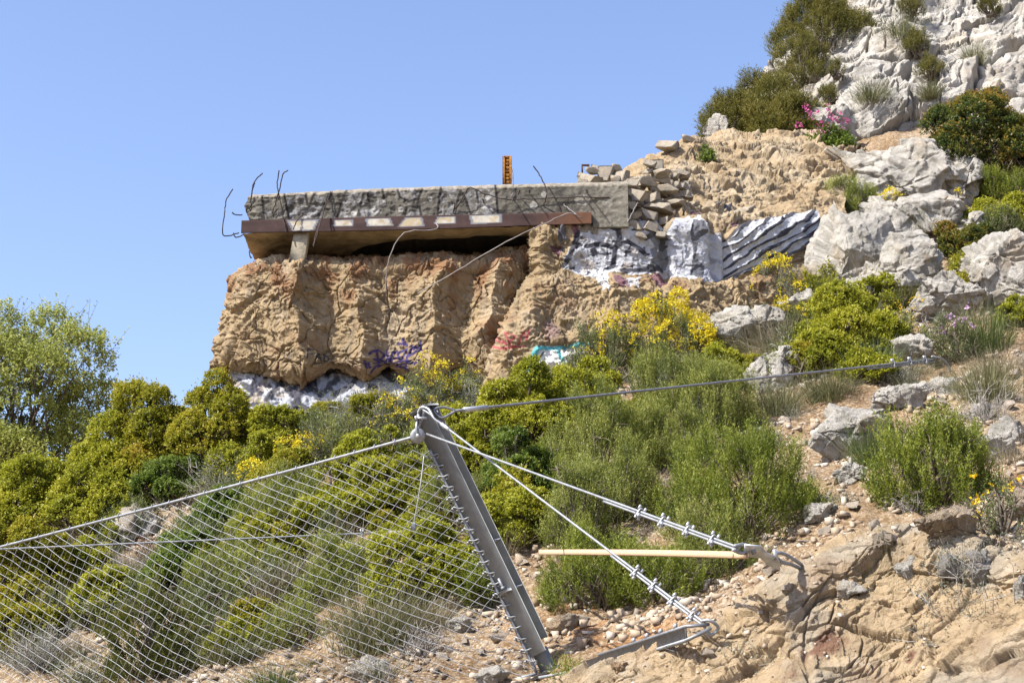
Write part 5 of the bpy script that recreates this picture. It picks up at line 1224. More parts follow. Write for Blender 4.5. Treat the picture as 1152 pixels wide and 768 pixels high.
    P('grass_tuft', 'grass', (1078, 396, 1140, 455), 'brownish grass clump on the scree right of the rope anchor', gra('grass', n=320, lean=.7))
    P('grass_tuft', 'grass', (958, 470, 1006, 528), 'slim grey green grass clump touching the bright green shrub', gra('green_grass', n=220, lean=.6))
    P('grass_tuft', 'grass', (905, 408, 962, 455), 'grass clump hanging below the upper rope beside the glossy mastic', gra('grass', n=260, lean=.7))
    P('grass_tuft', 'grass', (846, 418, 902, 470), 'grass clump below the upper rope at the end of the thicket', gra('grass', n=260, lean=.7))
    P('grass_tuft', 'grass', (846, 345, 922, 405), 'brown dry grass clump between the pitted and the sloping boulder', gra('dry_grass', n=320, lean=.9))
    P('grass_tuft', 'grass', (905, 305, 945, 350), 'green grass clump at the foot of the tall smooth boulder', gra('green_grass', n=240, lean=.5))
    P('grass_tuft', 'grass', (958, 375, 1010, 425), 'bright grass blades under the round glossy mastic', gra('green_grass', n=220, lean=.6))
    P('grass_tuft', 'grass', (940, 280, 1000, 340), 'dry grass clump between the smooth boulder and the domed slab', gra('dry_grass', n=320, lean=.8), Y=25.9)
    P('grass_tuft', 'grass', (985, 235, 1060, 290), 'pale grass clump on the ledge under the yellow flowers', gra('grass', n=380, lean=.8), Y=26.6)
    P('grass_tuft', 'grass', (1095, 385, 1152, 430), 'sparse dry grass at the slope edge above the scree', gra('dry_grass', n=200, lean=.9))
    P('twig_shrub', 'shrub', (1020, 345, 1065, 390), 'grey bare shrub behind the lilac cistus', twi('dead', None, n=50))
    P('twig_shrub', 'shrub', (1080, 415, 1140, 480), 'bleached twigs under the brownish grass clump', twi('dead', None, n=50))
    P('grey_shrub', 'shrub', (1050, 572, 1140, 640), 'silvery lavender on the tan outcrop', twi('dead', 'grey_leaf', n=110, leafn=7))
    P('flowering_shrub', 'shrub', (1085, 530, 1165, 600), 'deep yellow daisies on thin stems at the slope edge', flo(green='broom', flower='orange_yellow', dens=.35, fl=.16, size=.032), back=.1)
    P('flowering_shrub', 'shrub', (1075, 556, 1105, 590), 'small cluster of deep yellow flowers above the lavender', flo(green='broom', flower='orange_yellow', dens=.4, fl=.6, size=.032), back=.1)
    P('grey_shrub', 'shrub', (814, 655, 852, 698), 'small silvery shrub beside the lower stay anchor', twi('dead', 'grey_leaf', n=60))
    P('twig_shrub', 'shrub', (1005, 545, 1040, 580), 'bleached dry twig bundle at the foot of the bright green shrub', twi('dead', None, n=60))
    P('twig_shrub', 'shrub', (745, 468, 800, 515), 'grey dry brush on scree at the edge of the thicket', twi('dead', None, n=50))
    P('grey_shrub', 'shrub', (985, 405, 1045, 440), 'grey low shrub on scree along the upper rope', twi('dead', 'grey_leaf', n=50))
    # upper right
    P('mastic_shrub', 'shrub', (1050, 100, 1180, 222), 'large shrub with orange tipped dark leaves beside the cliff', mas('mastic_orange', leaf=.050), Y=28.6)
    P('sprig_shrub', 'shrub', (1105, 178, 1180, 232), 'feathery light green shrub below the orange tipped shrub', ned('rosemary_bright', dens=1.0), Y=27.8)
    P('mastic_shrub', 'shrub', (1102, 215, 1175, 268), 'yellow green shrub at the slope edge above the large slab', mas('mastic', leaf=.042), Y=26.9)
    P('rust_shrub', 'shrub', (1058, 245, 1118, 296), 'rust tipped low mastic on top of the domed slab', mas('mastic_orange', leaf=.036), Y=26.4)
    P('rosemary_shrub', 'shrub', (924, 185, 986, 240), 'dark rosemary growing on the tall smooth boulder', ned('rosemary', dens=1.4), Y=26.9)
    P('flowering_shrub', 'shrub', (982, 210, 1050, 275), 'yellow flowering shrub in front of the big rounded boulder', flo(dens=.8, fl=1.4, flower='yellow'), Y=26.7)
    P('flowering_shrub', 'shrub', (955, 248, 1003, 308), 'green shrub with few yellow flowers beside the smooth boulder', flo(dens=1.1, fl=.8), Y=26.2)
    P('flowering_shrub', 'shrub', (1056, 212, 1092, 255), 'small yellow flowering plant right of the broken block', flo(dens=.6, fl=1.2), Y=26.8)
    P('flowering_shrub', 'shrub', (838, 282, 912, 352), 'grey stemmed yellow flowering shrub under the zebra stripes', flo(green='grey_leaf', dens=.8, fl=1.0), Y=25.2)
    P('flowering_shrub', 'shrub', (870, 335, 918, 380), 'small yellow flowers behind the long pitted boulder', flo(dens=.5, fl=.8))
    P('pine_shrub', 'shrub', (1000, 308, 1052, 352), 'small olive pine sapling before the flat fronted slab', ned('rosemary_olive', dens=.9, needle=.05))
    P('valerian', 'flower', (908, 128, 962, 172), 'leafy valerian with pink flower heads on the sandy bank', lambda W, H, r: {**geo_mastic(W, H * .75, r, 'mastic_green', leaf=.055), 'blossom': flower_heads(np.stack([r.uniform(-.6, .5, 26) * W, r.uniform(-.3, .1, 26) * W, H * r.uniform(.55, 1.25, 26)], 1), r, 'pink', .045, 6, .035)}, Y=28.9)
    P('small_plant', 'plant', (786, 160, 806, 180), 'small dark leafy plant on the sandy bank', mas('mastic_green', leaf=.05, dens=.5), Y=27.3)
    P('small_plant', 'plant', (852, 196, 878, 216), 'little grey plant in the middle of the sandy bank', twi('dead', 'grey_leaf', n=24), Y=26.7)
    P('juniper_shrub', 'shrub', (800, 62, 905, 160), 'broad olive juniper on the skyline above the sandy bank', ned('rosemary_olive', dens=2.2, up=.6, needle=.050, long=.22, wid=.011, gap=-.45), Y=30.6)
    P('juniper_shrub', 'shrub', (845, 92, 935, 162), 'lower olive juniper in front of the cliff edge', ned('rosemary_olive', dens=2.2, up=.6, needle=.050, long=.22, wid=.011, gap=-.45), Y=30.0)
    P('juniper_shrub', 'shrub', (880, -40, 985, 60), 'high olive juniper cut by the top of the frame', ned('rosemary_olive', dens=2.2, up=.6, needle=.050, long=.22, wid=.011, gap=-.45), Y=33.2)
    P('juniper_shrub', 'shrub', (880, 25, 940, 95), 'small olive juniper between the two large junipers', ned('rosemary_olive', dens=1.2, up=.6, needle=.045, long=.22), Y=32.2)
    cl = [((995, 12, 1032, 46), 'dark tuft in the upper crack of the cliff'), ((1018, 26, 1048, 60), 'dark sprig below the upper tuft of the cliff'), ((1030, 58, 1062, 84), 'green tuft on the middle ledge of the cliff'), ((958, 84, 1002, 112), 'olive tuft low on the left part of the cliff'),
          ((922, 92, 945, 112), 'tuft at the lower left corner of the cliff'), ((932, 62, 952, 84), 'small tuft on the left edge of the cliff'), ((1085, 45, 1108, 72), 'small sprig on the right part of the cliff'), ((1100, -4, 1128, 14), 'dry tuft at the top of the cliff'), ((1010, -6, 1040, 14), 'green tuft at the very top of the cliff'), ((1035, 88, 1058, 108), 'tiny sprig in the lower crack of the cliff')]
    for k, (bx, lb) in enumerate(cl):
        uc = (bx[0] + bx[2]) / 2; Y = np.interp(bx[3], [-60, 0, 45, 85, 125, 170], [36.6, 33.7, 32.5, 31.6, 30.8, 30.1]) - .1
        P('cliff_tuft', 'plant', bx, lb, ned('rosemary_olive', dens=1.2, long=.18) if k % 3 else gra('grass', n=200, lean=.8), Y=Y, back=0)
    # small scrub knitting the big bushes together: alike within each kind
    r = np.random.default_rng(99)
    fill = [('mastic_shrub', 'shrub', mas('mastic', leaf=.036), 'small yellow green mastic filling a gap in the scrub', 'small mastics between the big bushes', 'fa'), ('broom_shrub', 'shrub', ned('broom', dens=1.0, up=1.3), 'small grey green broom filling a gap in the scrub', 'small brooms between the big bushes', 'fb'),
            ('rosemary_shrub', 'shrub', ned('rosemary', dens=1.1, up=1.3), 'small rosemary filling a gap in the scrub', 'small rosemaries between the big bushes', 'fc'), ('dead_shrub', 'shrub', twi('dead', 'broom', n=55), 'small half dead grey shrub in the scrub', 'half dead shrubs between the big bushes', 'fd'),
            ('brown_shrub', 'shrub', mas('mastic_brown', leaf=.034, dens=.8), 'small brown tipped mastic in the scrub', 'small brown tipped mastics between the big bushes', 'fe'), ('straw_tuft', 'grass', gra('dry_grass', n=170, lean=.8), 'straw tuft between the shrubs of the scrub', 'straw tufts between the big bushes', 'ff')]
    reg = [(285, 560, 40, 30, 4), (150, 590, 60, 25, 4), (60, 640, 60, 40, 4), (330, 620, 60, 40, 7), (420, 560, 60, 40, 6), (440, 500, 60, 25, 5), (380, 500, 60, 20, 5), (560, 560, 50, 50, 7), (560, 480, 60, 40, 5), (620, 560, 40, 40, 5), (690, 500, 60, 40, 6), (770, 470, 60, 30, 4), (690, 430, 50, 12, 3), (620, 440, 40, 12, 3),
           (850, 430, 50, 20, 4), (940, 420, 50, 25, 4), (1000, 400, 40, 20, 3), (960, 340, 40, 20, 4), (1110, 330, 40, 20, 3), (1100, 270, 40, 15, 3), (890, 380, 40, 20, 3), (500, 600, 40, 50, 4), (230, 520, 40, 30, 4), (300, 520, 40, 20, 3), (720, 560, 40, 40, 4), (860, 560, 40, 40, 2), (330, 690, 60, 30, 6), (120, 690, 60, 30, 6), (200, 660, 90, 40, 9), (300, 650, 80, 40, 9), (60, 720, 60, 30, 5), (230, 730, 60, 25, 4), (420, 640, 50, 40, 5), (470, 560, 40, 40, 4), (590, 520, 60, 40, 5)]
    i = 0
    for uc, vc, su, sv, cnt in reg:
        for _ in range(cnt):
            i += 1; nm, ct, mk, lb, gp, sh = fill[r.integers(6)]; s = r.uniform(17, 34); u = uc + r.uniform(-su, su); v = vc + r.uniform(-sv, sv)
            P(nm, ct, (u - s, v - s * r.uniform(1.1, 1.9), u + s, v), lb, mk, share=sh + str(r.integers(3)), group=gp, back=.1)
    # scattered small tufts that look alike
    r = np.random.default_rng(77)
    kinds = [('grass_tuft', 'grass', gra('grass', n=130, lean=.8), 'small grey green grass tuft on the scree', 'small grass tufts on the scree', 'ga!'),
             ('grass_tuft', 'grass', gra('dry_grass', n=120, lean=.9), 'small dry straw tuft on the scree', 'small straw tufts on the scree', 'gb!'),
             ('twig_tuft', 'plant', twi('dead', None, n=26), 'small tangle of bleached twigs on the scree', 'small twig tangles on the scree', 'gc!'),
             ('herb', 'plant', twi('dead', 'broom', n=26, leafn=4), 'small grey green herb on the scree', 'small herbs on the scree', 'gd!')]
    for e in kinds: pass
    spots = [(20, 740), (60, 690), (100, 735), (170, 700), (200, 760), (260, 660), (300, 610), (320, 700), (350, 745), (390, 755), (250, 590), (180, 640), (430, 760), (470, 700), (495, 660), (360, 640), (330, 650), (90, 610), (230, 620), (270, 720), (150, 760),
             (500, 640), (625, 655), (640, 560), (620, 600), (760, 505), (800, 480), (815, 470), (840, 480), (880, 455), (870, 440), (900, 470), (930, 445), (950, 440), (980, 455), (1000, 430), (1030, 440), (1060, 425), (1080, 470), (1100, 480), (1120, 470), (1140, 480), (1145, 410), (1060, 410), (1030, 420), (940, 510), (910, 540), (960, 560), (990, 590),
             (1130, 520), (1145, 560), (1040, 600), (1000, 615), (950, 600), (870, 500), (700, 560), (740, 520), (575, 620), (590, 610), (700, 430), (860, 410), (920, 435), (1010, 400), (1040, 400), (985, 350), (1090, 360), (1075, 330), (1120, 300), (1085, 285), (960, 315), (925, 345), (880, 390), (830, 400), (820, 385),
             (560, 600), (480, 500), (470, 470), (550, 470), (390, 520), (300, 540), (330, 560), (240, 560), (1110, 615), (1150, 610), (1085, 600), (1065, 560)]
    for k, (u, v) in enumerate(spots):
        nm, ct, mk, lb, gp, sh = kinds[k % 4]
        s = r.uniform(13, 26); u += r.uniform(-6, 6)
        P(nm, ct, (u - s, v - s * r.uniform(1.1, 1.7), u + s, v + 2), lb, mk, share=sh, group=gp, back=.05)
build_plants()

def build_ground_cover():
    """sparse straw and twig litter nobody could count"""
    r = np.random.default_rng(31); n = 9000
    x = r.uniform(-8, 11, n); y = 10 + r.random(n) ** 1.2 * 17; z = ground_z(x, y); P = np.stack([x, y, z], 1); u, v, f = to_px(P)
    k = (u > -40) & (u < 1190) & (v < 790) & (v > 300) & (r.random(n) < smooth(-.1, .6, fbm(P * .8 + 44, 3))) & ~((u > 640) & (v > np.interp(u, [640, 800, 900, 1000, 1152], [760, 700, 640, 600, 630])))
    P = P[k]; q = 7; n = len(P); b = np.repeat(P, q, 0) + r.normal(0, .035, (n * q, 3)) * np.array([1, 1, 0]); b[:, 2] = ground_z(b[:, 0], b[:, 1])
    A = Acc(); leaves(A, b, unit(r.normal(size=b.shape) * np.array([1, 1, .5]) + np.array([0, 0, .75])), r.uniform(.04, .14, len(b)), .008, r.random(len(b)), r, .1)
    tag(link('dry_grass', A.mesh('dry_grass', M['dry_grass'], False, True)), 'thin dry grass and straw strewn over the scree', 'grass', kind='stuff')
build_ground_cover()
# ------------------------------------------------------------------ rockfall barrier
def build_barrier():
    top = at(478, 462, 14.0); foot = at(617, 752, 14.05)
    ax = unit(foot - top); Ln = np.linalg.norm(foot - top)
    # H-section: e1 = across the flange face, e2 = from the lit flange back to the other flange
    e2 = np.array([.50, .86, 0.0]); e2 = unit(e2 - ax * (e2 @ ax)); e1 = np.cross(ax, e2)
    post = empty('steel_post', foot); tag(post, 'leaning galvanised H-section steel post carrying the net and stay ropes', 'post')
    def part(name, acc, mat, parent=post, **k):
        o = link(name, acc.mesh(name, M[mat], **k), parent)
        if parent is post: o.location = -foot
        return o
    hw, hd, tf, tw = .088, .085, .0065, .004
    mid = lambda a, b: top + ax * (a + b) / 2
    def seg(acc, a, b, c, h1, h2): acc.box(mid(a, b) + c, ax * (b - a) / 2, e1 * h1, e2 * h2)
    L1 = Ln - .14
    for s in (-1, 1):
        a = Acc(); seg(a, 0, L1 if s < 0 else L1 - .10, e2 * s * (hd - tf), hw, tf); part('flange', a, 'post')
    a = Acc(); seg(a, .01, L1 - .03, 0 * e2, tw, hd - 2 * tf - .001); part('web', a, 'post')
    for t in (1.24, 1.66):
        a = Acc()
        for s in (-1, 1): a.box(top + ax * t + e1 * s * (hw / 2 + .003), ax * .006, e1 * (hw / 2 - .006), e2 * (hd - 2 * tf - .001))
        part('stiffener', a, 'galv')
    a = Acc(); a.box(top + ax * (Ln - .075), ax * .10, e1 * .055, e2 * .045); part('foot_plate', a, 'post')
    a = Acc(); a.box(foot + ax * .02, ax * .012, e1 * .14, e2 * .13); part('base_plate', a, 'galv_dark')
    # lug with bolt on the lit flange
    lug = top + ax * 1.66 - e2 * (hd + .03)
    a = Acc(); a.box(lug, ax * .012, e1 * .05, e2 * .045); part('lug', a, 'galv')
    a = Acc(); a.tube(np.stack([lug + ax * .03, lug - ax * .12]), .011, 8); a.tube(np.stack([lug - ax * .02, lug - ax * .045]), .02, 6); part('bolt', a, 'galv_dark')
    # head plate, shackle and pulley at the top
    a = Acc(); a.box(top - ax * .012 , ax * .010, e1 * (hw + .01), e2 * (hd + .012)); part('head_plate', a, 'post')
    pc = at(470, 490, 13.86)
    pul = Acc(); vd = unit(-pc); px_ = unit(np.cross(vd, [0, 0, 1.0])); pz = np.cross(px_, vd)
    th = np.linspace(0, 2 * math.pi, 33)
    prof = [(.0, .030), (.035, .030), (.060, .022), (.064, .012), (.052, .004), (.052, -.004), (.064, -.012), (.060, -.022), (.035, -.030), (.0, -.030)]
    V = np.array([[pc + vd * h + (px_ * math.cos(t) + pz * math.sin(t)) * (r_ + 1e-4) for t in th[:-1]] for r_, h in prof]); nq = 32
    Q = [[k * nq + j, k * nq + (j + 1) % nq, (k + 1) * nq + (j + 1) % nq, (k + 1) * nq + j] for k in range(len(prof) - 1) for j in range(nq)]
    pul.add(V.reshape(-1, 3), Q)
    p_ = part('pulley', pul, 'galv', smooth_=True)
    a = Acc(); a.tube(np.stack([pc + vd * .034, pc + vd * .056]), .017, 6); o = link('pulley_bolt', a.mesh('pulley_bolt', M['galv_bright']), p_)
    a = Acc(); hp = at(474, 466, 13.88)
    a.tube(catmull([pc + px_ * .03 * 0 + vd * .03 + pz * .01, pc + pz * .07 + vd * .02 + px_ * .012, hp + px_ * .025, hp + pz * .05, hp - px_ * .02, pc + pz * .075 - vd * .02 - px_ * .01, pc - vd * .03 + pz * .01], 40), .011, 8); part('shackle', a, 'galv', smooth_=True)
    a = Acc(); s0 = at(474, 470, 13.84); a.tube(np.stack([s0 - px_ * .045, s0 + px_ * .05]), .010, 8); a.tube(np.stack([s0 + px_ * .035, s0 + px_ * .055]), .018, 6); part('shackle_pin', a, 'galv_bright')
    # loop slings round the head
    for k, (m_, q) in enumerate((('galv', [(476, 461, 13.84), (484, 466, 13.8), (494, 476, 13.78), (500, 482, 13.75)]), ('galv_bright', [(470, 464, 13.86), (474, 458, 13.84), (482, 460, 13.8), (488, 470, 13.76), (497, 477, 13.75)]), ('galv_dark', [(473, 476, 13.85), (471, 462, 13.88), (477, 456, 13.95), (487, 458, 13.98), (493, 464, 13.95)]))):
        a = Acc(); a.tube(catmull([at(*c) for c in q], 24), .0085, 7); part('sling', a, m_, smooth_=True)
    # ---- net: diagonal cable mesh between a sagging head rope and a foot rope
    T0, T1 = pc, at(-330, 697, 19.2)
    B0 = at(604, 757, 14.0)
    B1 = T1 + np.array([.85, -.05, -2.5])
    s1 = 1.0
    def topc(s): return T0 * (1 - s)[..., None] + T1 * s[..., None] + np.array([0, 0, -1.0]) * (4 * .40 * s * (1 - s))[..., None]
    # make the head rope pass through its place at the frame edge (0, 615)
    ss = np.linspace(0, 1, 400); uu, vv, _ = to_px(topc(ss)); k0 = np.argmin(np.abs(uu))
    sag = .10
    for _ in range(20):
        tgt = 615 - vv[k0]; sag += tgt * .0045
        topc = (lambda sg: (lambda s: T0 * (1 - s)[..., None] + T1 * s[..., None] + np.array([0, 0, -1.0]) * (4 * sg * s * (1 - s))[..., None]))(sag)
        uu, vv, _ = to_px(topc(ss)); k0 = np.argmin(np.abs(uu))
    def botc(s): return B0 * (1 - s)[..., None] + B1 * s[..., None] + np.array([0, 0, -1.0]) * (4 * .10 * s * (1 - s))[..., None]
    A0 = at(484, 506, 13.95)             # the net's near edge starts just below the pulley
    def surf(a, h):
        """a: metres along the net, h: 0 at the head rope .. 1 at the foot rope"""
        s = a / LN
        Tt = topc(s); Bt = botc(s)
        near = np.exp(-a / .5)[..., None]
        Tt = Tt * (1 - near) + (Tt + (A0 - T0)) * near
        bl = np.sin(math.pi * np.clip(h, 0, 1)) * .22 * np.sin(math.pi * np.clip(s * 2.2, 0, 1))
        return Tt * (1 - h)[..., None] + Bt * h[..., None] + np.array([-.25, -.9, 0])[None] * bl[..., None]
    LN = float(np.linalg.norm(np.diff(topc(ss), axis=0), axis=1).sum()); HN = 2.35
    net = empty('rockfall_net', B0); tag(net, 'diagonal steel cable net hung between head rope and foot rope', 'safety net')
    def npart(name, acc, mat, parent=None, **k):
        o = link(name, acc.mesh(name, M[mat], **k), parent or net)
        if parent is None: o.location = -B0
        return o
    mesh = Acc(); kx = .78; pitch = .116; rr = np.random.default_rng(3); mesh2 = Acc()
    for fam in (1, -1):
        c0 = -LN * kx if fam > 0 else 0
        c = np.arange(-int(LN * kx / pitch) - 2, int((HN + LN * kx) / pitch) + 2) * pitch
        for cc in c:
            # y = cc + fam*kx*a with 0<y<HN
            aa = np.linspace(0, LN, 90); y = cc - fam * kx * aa
            ok = (y > -.001) & (y < HN)
            lo = max(0, min((cc - HN) / (fam * kx), cc / (fam * kx))); hi = min(LN, max((cc - HN) / (fam * kx), cc / (fam * kx)))
            if hi - lo < .04: continue
            aa = np.linspace(lo, hi, max(3, int((hi - lo) / .11))); y = np.clip(cc - fam * kx * aa, 0, HN)
            p = surf(aa, y / HN); p = p + rr.normal(0, .0045, p.shape) + .02 * np.stack([fbm(p * 1.5 + 3, 2), fbm(p * 1.5 + 33, 2), fbm(p * 1.5 + 63, 2)], -1); p[0] = surf(aa[:1], y[:1] / HN)[0]; p[-1] = surf(aa[-1:], y[-1:] / HN)[0]
            u, v, _ = to_px(p)
            if (u > -90).any(): (mesh if fam > 0 else mesh2).tube(p, .0027 if fam > 0 else .0027, 4, False)
    mesh.V += mesh2.V; mesh.Q += [q + mesh.n for q in mesh2.Q]; mesh.tq += mesh2.tq; mesh.n += mesh2.n
    npart('mesh', mesh, 'net', smooth_=True)
    a = Acc(); a.tube(topc(np.linspace(0, 1, 80)), .0125, 7); hr = npart('head_rope', a, 'galv', smooth_=True)
    # seam hooks where the mesh is laced to the head rope
    for k in range(1, 30):
        a = Acc(); s_ = k / 46.0; q = topc(np.array([s_, s_ + .0025, s_ + .004])); a.tube(catmull([q[0] - [0, 0, .02], q[1] + [0, -.02, .0], q[1] + [0, 0, .028], q[2] + [0, .015, .012]], 9), .0045, 5)
        link('lacing_hook', a.mesh('lacing_hook', M['galv_dark'], True), hr)
    a = Acc(); a.tube(botc(np.linspace(0, 1, 40)), .0125, 7); npart('foot_rope', a, 'galv_dark', smooth_=True)
    hh = np.linspace(0, 1, 40); edge = surf(np.zeros(40), hh); a = Acc(); a.tube(edge, .0115, 7); er = npart('edge_rope', a, 'galv_dark', smooth_=True)
    er2 = Acc(); er2.tube(edge[12:] + np.array([.10, .02, 0])[None] * np.sin(np.linspace(0, math.pi, 28))[:, None] * .9, .008, 6); npart('seam_rope', er2, 'galv_dark', smooth_=True)
    for k in range(20):
        t = .03 + k * .0485; c = surf(np.zeros(1), np.array([t]))[0]; w = unit(np.array([1, -.15, .12 * (-1) ** k])); a = Acc()
        a.tube(catmull([c - w * .045, c - w * .04 + [0, -.02, .014], c + [0, -.022, .004], c + w * .04 + [0, -.02, .014], c + w * .045, c + w * .03 + [0, .01, -.014], c + [0, .016, -.004], c - w * .03 + [0, .01, -.014], c - w * .045], 22), .0062, 6)
        a.tube(np.stack([c - w * .06, c - w * .035]), .010, 6)
        link('shackle', a.mesh('shackle', M['galv'], True), er)
    a = Acc(); q0, q1 = at(477, 512, 13.9), at(465, 592, 14.0); a.tube(catmull([q0, at(473, 545, 13.9), q1], 12), .005, 6); npart('tie_cord', a, 'galv_bright', smooth_=True)
    a = Acc(); a.box(q1, (.02, 0, 0), (0, .02, 0), (0, 0, .03)); a.tube(np.stack([q1 - [.03, 0, .01], q1 + [.035, 0, .01]]), .008, 6); npart('tie_clip', a, 'galv')
    # ---- ropes
    def rope(name, pts, label, clips, mat, rad=.0125, tail=None, ferrule=None, loop=None, eye=None, sag=0.0):
        pts = np.array(pts); root = empty(name, pts[-1]); tag(root, label, 'steel rope')
        def rp(nm, acc, m, parent=None, **k):
            o = link(nm, acc.mesh(nm, M[m], **k), parent or root)
            if parent is None: o.location = -pts[-1]
            return o
        t = np.linspace(0, 1, 60); C = pts[0] * (1 - t)[:, None] + pts[1] * t[:, None]; C[:, 2] -= 4 * sag * t * (1 - t)
        a = Acc(); a.tube(C, rad, 7); rp('strand', a, mat, smooth_=True)
        d = unit(pts[1] - pts[0]); side = unit(np.cross(d, [0, 1.0, 0])); side = side if side[2] < 0 else -side
        if tail:
            tt = np.linspace(tail[0], tail[1], 30); Q = pts[0] * (1 - tt)[:, None] + pts[1] * tt[:, None]; Q[:, 2] -= 4 * sag * tt * (1 - tt)
            Q = Q + side * (rad * 2.2) ; a = Acc(); a.tube(Q, rad * .95, 7); rp('tail', a, mat, smooth_=True)
        for tc in clips:
            c = pts[0] * (1 - tc) + pts[1] * tc; c[2] -= 4 * sag * tc * (1 - tc); c = c + side * rad * 1.1; a = Acc()
            a.box(c + side * rad * 1.6, d * .020, side * .012, np.cross(d, side) * .020)
            a.tube(catmull([c + side * .028 + np.cross(d, side) * .017, c - side * .02 + np.cross(d, side) * .017, c - side * .034, c - side * .02 - np.cross(d, side) * .017, c + side * .028 - np.cross(d, side) * .017], 16), .0062, 6)
            for sg in (-1, 1): a.tube(np.stack([c - side * .022 + d * .012 * sg + np.cross(d, side) * .018 * sg, c - side * .052 + d * .012 * sg + np.cross(d, side) * .018 * sg]), .011, 6)
            for sg in (-1, 1): a.tube(np.stack([c + side * .030 + np.cross(d, side) * .017 * sg, c + side * .046 + np.cross(d, side) * .017 * sg]), .0105, 6)
            rp('rope_clip', a, 'galv_bright')
        if ferrule:
            c0, c1 = (pts[0] * (1 - f_) + pts[1] * f_ for f_ in ferrule); a = Acc(); a.tube(np.stack([c0, c1]), rad * 1.75, 8); rp('ferrule', a, 'galv_bright')
        if loop:
            a = Acc(); a.tube(catmull([np.asarray(x) for x in loop], 24), rad * .9, 7); rp('eye_loop', a, mat, smooth_=True)
        if eye:
            a = Acc(); a.tube(catmull([np.asarray(x) for x in eye], 20), rad * 1.25, 7); rp('anchor_eye', a, 'galv', smooth_=True)
        return root
    # upper rope to the rock anchor on the scree
    e = hit(1072, 418); a0 = at(512, 462, 14.02); a1 = at(1052, 404, e[1] - .1)
    rope('anchor_rope', [a0, a1], 'dark steel rope running from the post top to the scree beside the lilac cistus', [], 'galv_dark', .0125, None, (.012, .045), [a0, at(500, 458, 14.0), at(488, 461, 13.95), at(496, 470, 13.95), at(506, 466, 14.0), a0], [at(1048, 401, e[1] - .15), at(1058, 403, e[1] - .1), at(1066, 410, e[1] - .02), e - np.array([0, 0, .12])], .0)
    # clips counted along the rope
    # stay rope from the pulley to the bracket
    k = hit(898, 640); Yk = k[1] - .15
    b0, b1 = at(480, 488, 13.86), at(832, 616, Yk - .25)
    rope('stay_rope', [b0, b1], 'pale steel rope from the pulley to the bracket at the end of the wooden batten', [.735, .80, .868, .934], 'galv', .0092, (.63, 1.0), None, None, [at(826, 614, Yk - .26), at(838, 612, Yk - .22), at(842, 618, Yk - .2), at(834, 622, Yk - .22), at(824, 618, Yk - .25)])
    l = hit(806, 712); Yl = l[1] - .1
    c0, c1 = at(492, 473, 13.78), at(796, 703, Yl)
    rope('stay_rope', [c0, c1], 'pale steel rope from the post top slanting down to the anchor above the earth hollow', [.78, .838, .898, .958], 'galv', .0092, (.70, 1.0), (.02, .055), None, [at(790, 698, Yl), at(800, 698, Yl - .02), at(808, 706, Yl), at(800, 714, Yl + .02), at(792, 708, Yl)])
    # clips of the upper rope, dark
    up = [o for o in COL.objects if o.name == 'anchor_rope'][0]
    d = unit(a1 - a0); side = np.array([0, 0, -1.0]) + d * d[2]; side = unit(side); c3 = np.cross(d, side)
    tt = np.linspace(.80, 1.0, 30); Q = a0 * (1 - tt)[:, None] + a1 * tt[:, None] + side * .028; A = Acc(); A.tube(Q, .012, 7); o = link('tail', A.mesh('tail', M['galv_dark'], True), up); o.location = -a1
    for tc in (.872, .922, .968):
        c = a0 * (1 - tc) + a1 * tc + side * .013; A = Acc(); A.box(c + side * .02, d * .03, side * .016, c3 * .024)
        A.tube(catmull([c + side * .03 + c3 * .02, c - side * .03 + c3 * .02, c - side * .045, c - side * .03 - c3 * .02, c + side * .03 - c3 * .02], 14), .008, 6)
        for sg in (-1, 1): A.tube(np.stack([c - side * .03 + d * .016 * sg, c - side * .075 + d * .016 * sg]), .014, 6)
        o = link('rope_clip', A.mesh('rope_clip', M['galv_bright']), up); o.location = -a1
    # brace rope behind the net
    g = hit(440, 600); h0 = at(-60, 620, 17.7)
    rope('brace_rope', [h0, at(424, 599, g[1] - .3)], 'thin steel rope running level behind the net to a shackle by the white rock', [.965], 'galv_dark', .010, None, None, None, [at(424, 599, g[1] - .3), at(432, 596, g[1] - .25), at(444, 598, g[1] - .1), g - np.array([0, 0, .1])])
    # bracket (folded plate) with shackle at the batten's end
    br = empty('anchor_bracket', at(858, 622, Yk - .1)); tag(br, 'folded bright zinc bracket shackled to the outcrop at the end of the batten', 'bracket')
    bl = np.array(br.location)
    p = [at(838, 612, Yk - .28), at(856, 614, Yk - .2), at(864, 622, Yk - .16), at(878, 628, Yk - .08)]
    dn = np.array([.02, .30, -.135]) * .42
    A = Acc(); V = []; th_ = .006
    for q in p: V += [q, q + dn]
    V = np.array(V); nrm = unit(np.cross(V[2] - V[0], V[1] - V[0])); V = np.concatenate([V + nrm * th_, V - nrm * th_])
    Q = []
    for j in range(3):
        a_, b_, c_, d_ = 2 * j, 2 * j + 1, 2 * j + 3, 2 * j + 2
        Q += [[a_, b_, c_, d_], [a_ + 8, d_ + 8, c_ + 8, b_ + 8], [a_, d_, d_ + 8, a_ + 8], [b_, b_ + 8, c_ + 8, c_]]
    Q += [[0, 8, 9, 1], [6, 7, 15, 14]]; A.add(V, Q); o = link('plate', A.mesh('plate', M['galv_bright']), br); o.location = -bl
    A = Acc(); c = (p[0] + p[1]) / 2 + dn * .4; A.tube(np.stack([c - nrm * .03, c + nrm * .03]), .016, 6); o = link('bolt', A.mesh('bolt', M['galv_dark']), br); o.location = -bl
